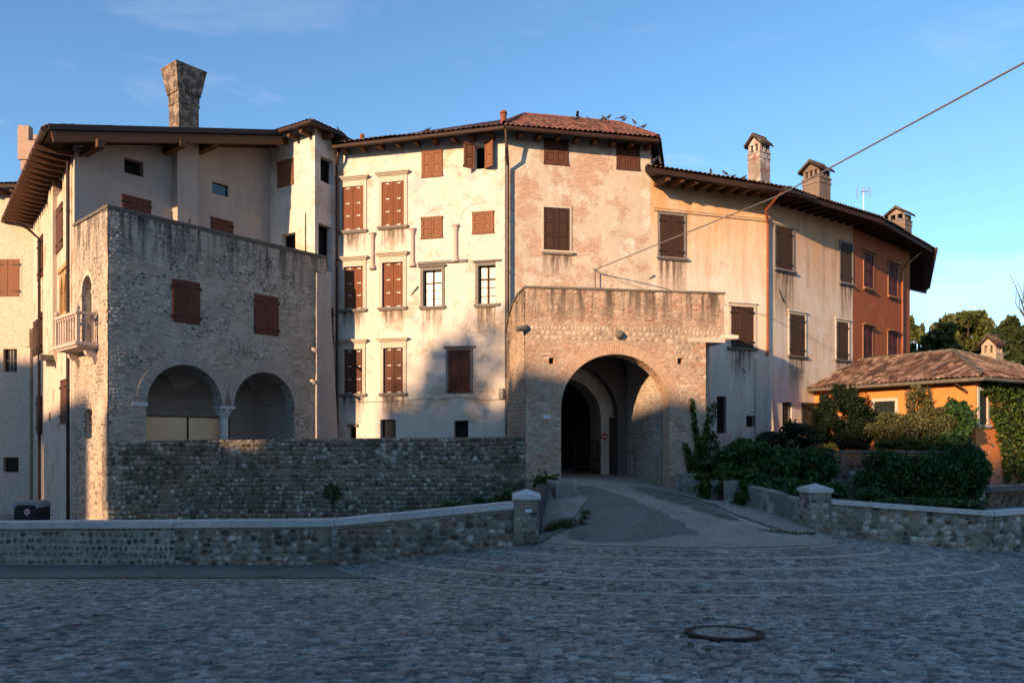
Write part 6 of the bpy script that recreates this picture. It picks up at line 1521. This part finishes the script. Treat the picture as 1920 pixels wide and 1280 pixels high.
plant('juniper', [(1618, 790, 24, 44, 27.4, 3000, .5, 20), (1645, 800, 22, 22, 27.4, 1400, .4), (1605, 822, 26, 20, 27.2, 1400, .4)], .06, 'leaf_conifer', 'smaller ragged juniper between the conifer and the golden shrub', 'juniper', 5, up=.9, zb=-.95, mult=3)
plant('golden_shrub', [(1690, 806, 52, 28, 26.3, 8000, .8, 26), (1740, 800, 40, 34, 26.3, 6000, .8, 22), (1722, 758, 22, 32, 26.6, 2600, .5, 14), (1720, 732, 12, 10, 26.6, 400, .2)], .06, 'leaf_golden', 'spreading golden green shrub catching the sun before the orange wall', 'shrub', 6, zb=-.95)
plant('green_shrub', [(1790, 800, 30, 44, 26, 1900, .5, 12), (1770, 822, 34, 22, 25.8, 1400, .4), (1812, 790, 14, 22, 26, 380, .3, 6)], .12, 'leaf_ivy', 'loose dark green shrub right of the golden shrub', 'shrub', 7, zb=-.95)
plant('ground_foliage', [(1700, 834, 60, 9, 25.6, 1600, .4), (1770, 836, 50, 9, 25.4, 1500, .4)], .08, 'leaf_vine', 'low bright foliage along the top of the lattice wall', 'foliage', 8, stems=False, zb=-.95)
# vine on the annex right face and eave
def vine(name, W, fn, n, size, mat, label, seed, cat='ivy', d=(.02, .3), parent=None):
    r_ = np.random.RandomState(seed); out = []
    while len(out) < n:
        px, py = r_.uniform(*fn[0]), r_.uniform(*fn[1])
        if inpoly(np.array([px]), np.array([py]), fn[2])[0] and r_.rand() < .35+.65*float(sst(.3, .55, fbm(np.array(px/14.), np.array(py/14.), seed))):
            s, z = W.uv(px, py); out.append(tuple(W.P(s, z, r_.uniform(*d)*(1 if r_.rand() < .8 else .3))))
    o = leaves(name, np.array(out), size, M[mat], seed); return tag(o, label, cat)
vine('ivy', WA2, ((1830, 2050), (705, 975), [(1834, 712), (2050, 735), (2050, 975), (1925, 940), (1912, 925), (1898, 900), (1895, 872), (1880, 850), (1868, 835), (1862, 805), (1852, 780), (1850, 745), (1838, 735)]), 15000, .11, 'leaf_vine', 'thick green vine covering the right face of the garden house', 11, d=(.02, .35))
vine('ivy', WA2, ((1870, 1925), (800, 960), [(1872, 838), (1884, 838), (1890, 905), (1905, 940), (1922, 955), (1922, 965), (1895, 940), (1880, 905)]), 500, .12, 'leaf_vine', 'thin vine strand trailing down the garden house wall to its base', 12)
vine('ivy', WGt, ((1275, 1335), (740, 900), [(1291, 746), (1298, 746), (1306, 800), (1312, 826), (1322, 790), (1328, 780), (1326, 830), (1322, 895), (1290, 895), (1283, 860), (1278, 828), (1286, 830), (1300, 858), (1302, 830), (1296, 800)]), 1500, .1, 'leaf_vine', 'green ivy climbing the right pier of the gatehouse', 13, d=(.02, .14))
vine('ivy', Wb, ((1315, 1360), (740, 900), [(1326, 760), (1340, 752), (1342, 770), (1335, 800), (1348, 840), (1355, 900), (1318, 900), (1322, 830)]), 900, .1, 'leaf_ivy', 'dark ivy in the recess beside the gatehouse right pier', 14, d=(.02, .3))
plant('ivy', [(1335, 895, 36, 9, 23.6, 1500, .4), (1322, 918, 11, 20, 23.0, 700, .25), (1390, 925, 12, 26, 22.0, 900, .25), (1350, 905, 12, 22, 23.3, 600, .25), (1375, 890, 40, 10, 23.2, 1400, .4)], .085, 'leaf_vine', 'bright ivy spilling over the stone posts by the drive', 'ivy', 15, stems=False, zb=-2.1)
plant('small_bush', [(1027, 902, 22, 10, 23.6, 600, .35), (1012, 910, 12, 8, 23.0, 250, .3)], .09, 'leaf_vine', 'small bright bush at the foot of the gatehouse left pier', 'bush', 16, zb=-2.2)
plant('weeds', [(920, 940, 38, 6, 19.5, 500, .3), (860, 948, 30, 4, 19.5, 260, .3), (950, 925, 8, 12, 19.5, 160, .2)], .07, 'leaf_ivy', 'weeds growing behind the rising coping near the left pier', 'weeds', 17, stems=False, zb=-2.6)
vine('wall_plant', WC, ((600, 660), (895, 950), [(605, 915), (625, 905), (640, 915), (640, 935), (625, 945), (608, 935)]), 260, .08, 'leaf_ivy', 'small plant tuft hanging from the middle of the cobble wall', 18, 'plant', (.03, .2))
vine('wall_plant', WC, ((240, 360), (870, 960), [(250, 895), (300, 885), (350, 900), (345, 920), (290, 925), (260, 955), (250, 940)]), 420, .05, 'leaf_ivy', 'thin creeping plants on the left part of the cobble wall', 19, 'plant', (.02, .08))
# flower pots
for (px, py, Y, lab, m2) in ((1556, 836, 26, 'terracotta pot of yellow flowers on the garden terrace', 'yellow'), (1536, 838, 26.2, 'tall rust coloured pot left of the yellow flowers', None)):
    p = pt(px, py, Y); t = empty('flower_pot', (p.x, p.y, -.95), lab, 'flower pot'); h = .55 if m2 else .8
    mb = MB(); mb.lathe((p.x, p.y, -.95), [(.12, 0), (.16, h*.5), (.19, h*.8), (.21, h*.82), (.21, h*.9), (.17, h*.9)], 14); mb.build('pot', M['terracotta'], t)
    if m2: leaves('flowers', blob(rg, (p.x, p.y, -.95+h+.08), (.26, .26, .12), 260), .07, M['yellow'], 3, t)
    else: leaves('foliage', blob(rg, (p.x, p.y, -.95+h+.12), (.2, .2, .2), 200), .07, M['leaf_ivy'], 3, t)
def blades(mb, c, n, h, sp, r_):
    for k in range(n):
        a = r_.uniform(0, 6.28); q = Vector((c[0]+r_.normal()*sp, c[1]+r_.normal()*sp*.6, c[2])); hh = h*r_.uniform(.4, 1.1); l = hh*r_.uniform(.15, .7)
        s = Vector((math.sin(a), -math.cos(a), 0))*.008; d = Vector((math.cos(a), math.sin(a), 0))
        m_ = q+d*l*.4+Vector((0, 0, hh*.65)); e = q+d*l+Vector((0, 0, hh*.95)); mb.face([q-s, q+s, m_+s*.8, m_-s*.8]); mb.face([m_-s*.8, m_+s*.8, e])
def tuft(pts, n, h, sp, label, seed, name='grass', mat='leaf_grass', kind='stuff'):
    mb = MB(); r_ = np.random.RandomState(seed)
    for (px, py) in pts:
        g = G(px, py); blades(mb, (g.x, g.y, float(zg(g.x, g.y))), n, h, sp, r_)
    o = mk(name, mb.v, mb.f, M[mat], None, None, {'rnd': np.repeat(r_.rand(len(mb.v)//7+1), 7)[:len(mb.v)]})
    return tag(o, label, 'grass', kind=kind)
tuft([(1050, 990), (1040, 996), (1062, 992), (1030, 1000), (1070, 988)], 90, .3, .09, 'dark grass tuft on the concrete left of the drive', 1)
tuft([(1096, 975), (1092, 985), (1100, 965)], 70, .2, .06, 'yellowish grass tuft at the left kerb of the drive', 2)
tuft([(1440, 997), (1460, 999), (1485, 1001), (1515, 1002)], 60, .1, .12, 'low dry grass strip at the foot of the right parapet', 3)
tuft([(1300, 955), (1320, 960), (1345, 968), (1370, 975), (1285, 945), (1270, 938)], 60, .06, .1, 'flat mossy grass line along the right edge of the drive', 4)
tuft([(1420, 950), (1415, 955)], 60, .14, .08, 'small tuft below the right stone posts', 5)
tuft([(620, 1056), (610, 1057), (595, 1058)], 60, .12, .1, 'grass tuft at the wall foot where the outer paving arc starts', 6)
tuft([(805, 1040), (815, 1038), (720, 1047)], 40, .12, .08, 'small tufts along the rising wall foot', 7)
tuft([(505, 1083), (520, 1083), (250, 1084), (300, 1084), (180, 1084)], 60, .05, .14, 'scattered dry weeds in the kerb joint of the plaza', 8)
rr = np.random.RandomState(3)
pp = [(rr.uniform(650, 1500), rr.uniform(1085, 1125)) for _ in range(26)]+[(rr.uniform(50, 1850), rr.uniform(1130, 1250)) for _ in range(22)]
tuft(pp, 9, .035, .03, 'tiny weeds in the joints of the plaza cobbles', 9, 'joint_weeds', kind='stuff')

# background trees
def tree(name, crown, label, seed, size, mat, trunkbase, n, cat='tree', clumps=40):
    r_ = np.random.RandomState(seed); (px, py, rx, ry, Y) = crown; c = pt(px, py, Y); k = Y/F
    t = empty(name, (c.x, Y, trunkbase), label, cat)
    pts = blob(r_, c, (rx*k, rx*k*.8, ry*k), n, clumps=clumps, spread=.26); leaves('crown', pts, size, M[mat], seed, t)
    mb = MB(); top = c+Vector((0, 0, ry*k*.3)); mb.tube([(c.x, Y, trunkbase), (c.x+.2, Y, (trunkbase+c.z)/2), top], [.4, .3, .08], 8)
    for q in range(9):
        e = Vector(pts[r_.randint(n)]); b = Vector((c.x, Y, trunkbase))*.35+top*.65; mb.tube([b, (b+e)/2+Vector((0, 0, .3)), e], [.14, .08, .02], 5)
    mb.build('trunk', M['bark'], t); return t
tree('chestnut_tree', (1815, 640, 70, 55, 58), 'broad dark tree with rounded crown behind the garden house', 1, .42, 'leaf_tree', GB, 9000)
tree('slender_tree', (1716, 655, 22, 58, 62), 'slender open tree beside the right end of the orange house', 2, .36, 'leaf_tree', GB, 1900, clumps=18)
tree('hornbeam_tree', (1895, 655, 48, 62, 54), 'dense dark tree at the right edge of the photo', 3, .34, 'leaf_dark', GB, 8000)
tree('holm_oak_tree', (1760, 690, 60, 40, 66), 'lower dark tree between the slender tree and the broad tree', 4, .4, 'leaf_dark', GB, 6000)
tree('holm_oak_tree', (2010, 640, 90, 80, 60), 'dark tree just beyond the right edge of the photo', 5, .4, 'leaf_tree', GB, 7000)
bt_ = MB(); b0 = pt(1925, 600, 50)
for k in range(14):
    r_ = np.random.RandomState(k); e = b0+Vector((-.9+.6*r_.normal()*.6, 0, 2.2+r_.rand()*1.2))*(.4+.6*r_.rand()); m_ = (b0+e)/2+Vector((.15*r_.normal(), .2*r_.normal(), 0)); bt_.tube([b0+Vector((0, 0, -3)), b0, m_, e], [.08, .05, .025, .01], 5)
tag(bt_.build('bare_tree', M['bark']), 'bare twiggy branches at the upper right edge', 'tree')

# ================================================================= HOUSES AND TREES ACROSS THE SQUARE (behind the camera, they shade the square)
SH = Vector((-SUN_H.x, -SUN_H.y)); ST = Vector((SH.y, -SH.x))
def loc(t, a): return SH*a+ST*t
def across(t0, t1, a0, a1, ze, zr, label, mat, rows=3):
    """house seen across the square; front faces the square (direction +a). ze eave height, zr ridge height above the camera"""
    t = empty('town_house', (*loc((t0+t1)/2, (a0+a1)/2), GB), label, 'building'); mb = MB()
    Wf = Wall(tuple(loc(t1, a1)), tuple(loc(t0, a1)))
    Wf = Wall(tuple(loc(t0, a1)), tuple(loc(t1, a1)))
    Wf.n = -Wf.n if Wf.n.dot(SH) < 0 else Wf.n
    k = int((t1-t0)/3)
    for r in range(rows):
        for i in range(k):
            s = (t1-t0)*(i+.5)/k; z = -.6+(ze+1)*(r)/rows; Wf.op(s-.5, s+.5, z, z+1.6, None, .2, True)
            m2 = MB(); m2.wbox(Wf, s-.5, s-.01, z, z+1.6, -.06, -.02); m2.wbox(Wf, s+.01, s+.5, z, z+1.6, -.06, -.02); m2.build('shutter', M['wood_umber'], t)
    Wf.mesh(mb, GB, ze)
    for p, q in (((t0, a0), (t1, a0)), ((t0, a0), (t0, a1)), ((t1, a0), (t1, a1))): plainwall(mb, tuple(loc(*p)), tuple(loc(*q)), GB, ze)
    am = (a0+a1)/2
    for tt_ in (t0, t1): mb.face([(*loc(tt_, a0), ze), (*loc(tt_, a1), ze), (*loc(tt_, am), zr)])
    mb.build('wall', M[mat], t)
    v = lambda t_, a_, z_: Vector((*loc(t_, a_), z_))
    mb = MB()
    for (x, y) in ((a1+.5, 1), (a0-.5, -1)):
        q = [v(t0-.3, x, ze-.2), v(t1+.3, x, ze-.2), v(t1+.3, am, zr+.1), v(t0-.3, am, zr+.1)]
        mb.face(q); mb.face([p+Vector((0, 0, .12)) for p in q])
    mb.build('roof', M['terracotta'], t)
D0 = 26*TAN
across(-61.5, -34, -32, -24, 6.0+D0-1.5, 6.3+D0+.5, 'long ochre town house across the square on the left', 'plaster_gold')
across(-33.5, -25.6, -31, -24, 2.2+D0-1.2, 3.4+D0+.6, 'small cream town house across the square beside the alley', 'plaster_palace', 2)
across(-16.2, -2.6, -34, -26, 5.6+D0, 7.1+D0+1, 'wide cream town house across the square between the narrow house and the long brown one', 'plaster_centre', 3)
across(-2.62, 27, -35, -26, 6.2+D0, 7.3+D0+1.2, 'long brown town house across the square on the right', 'plaster_side', 3)
across(-23.62, -22.22, -31, -24, 2.0+D0, 2.5+D0+1, 'slim low house added across the square to shade the cobble wall', 'plaster_side', 1)  # narrow house added out of view to keep sun off the cobble wall
across(-22.2, -16.6, -31, -24, 4.5+D0, 5.5+D0+1, 'narrow town house across the square beside the tall tree', 'plaster_side', 3)
def btree(t_, a_, z0, z1, r, label, seed, n=5200, lsz=.5):
    c = loc(t_, a_); te = empty('plane_tree', (c.x, c.y, GB+1), label, 'tree'); r_ = np.random.RandomState(seed)
    pts = blob(r_, (c.x, c.y, (z0+z1)/2), (r, r, (z1-z0)/2), n, clumps=34, spread=.3); leaves('crown', pts, lsz, M['leaf_tree'], seed, te)
    mb = MB(); mb.tube([(c.x, c.y, GB+1), (c.x+.1, c.y, z0), (c.x, c.y, z1-1)], [.4, .3, .08], 8)
    for q in range(8):
        e = Vector(pts[r_.randint(n)]); b = Vector((c.x, c.y, z0)); mb.tube([b, (b+e)/2, e], [.15, .09, .02], 5)
    mb.build('trunk', M['bark'], te)
btree(-19.3, -20, 3, 15.3, 2.8, 'tall plane tree across the square in front of the narrow house', 1, 2300, .4)
btree(-16.9, -17, 2, 11.4, 2.0, 'shorter plane tree across the square beside the tall one', 2)
btree(-9.4, -22, 3, 16.2, 1.15, 'slim plane tree across the square near the middle of the long house', 3, 2600)
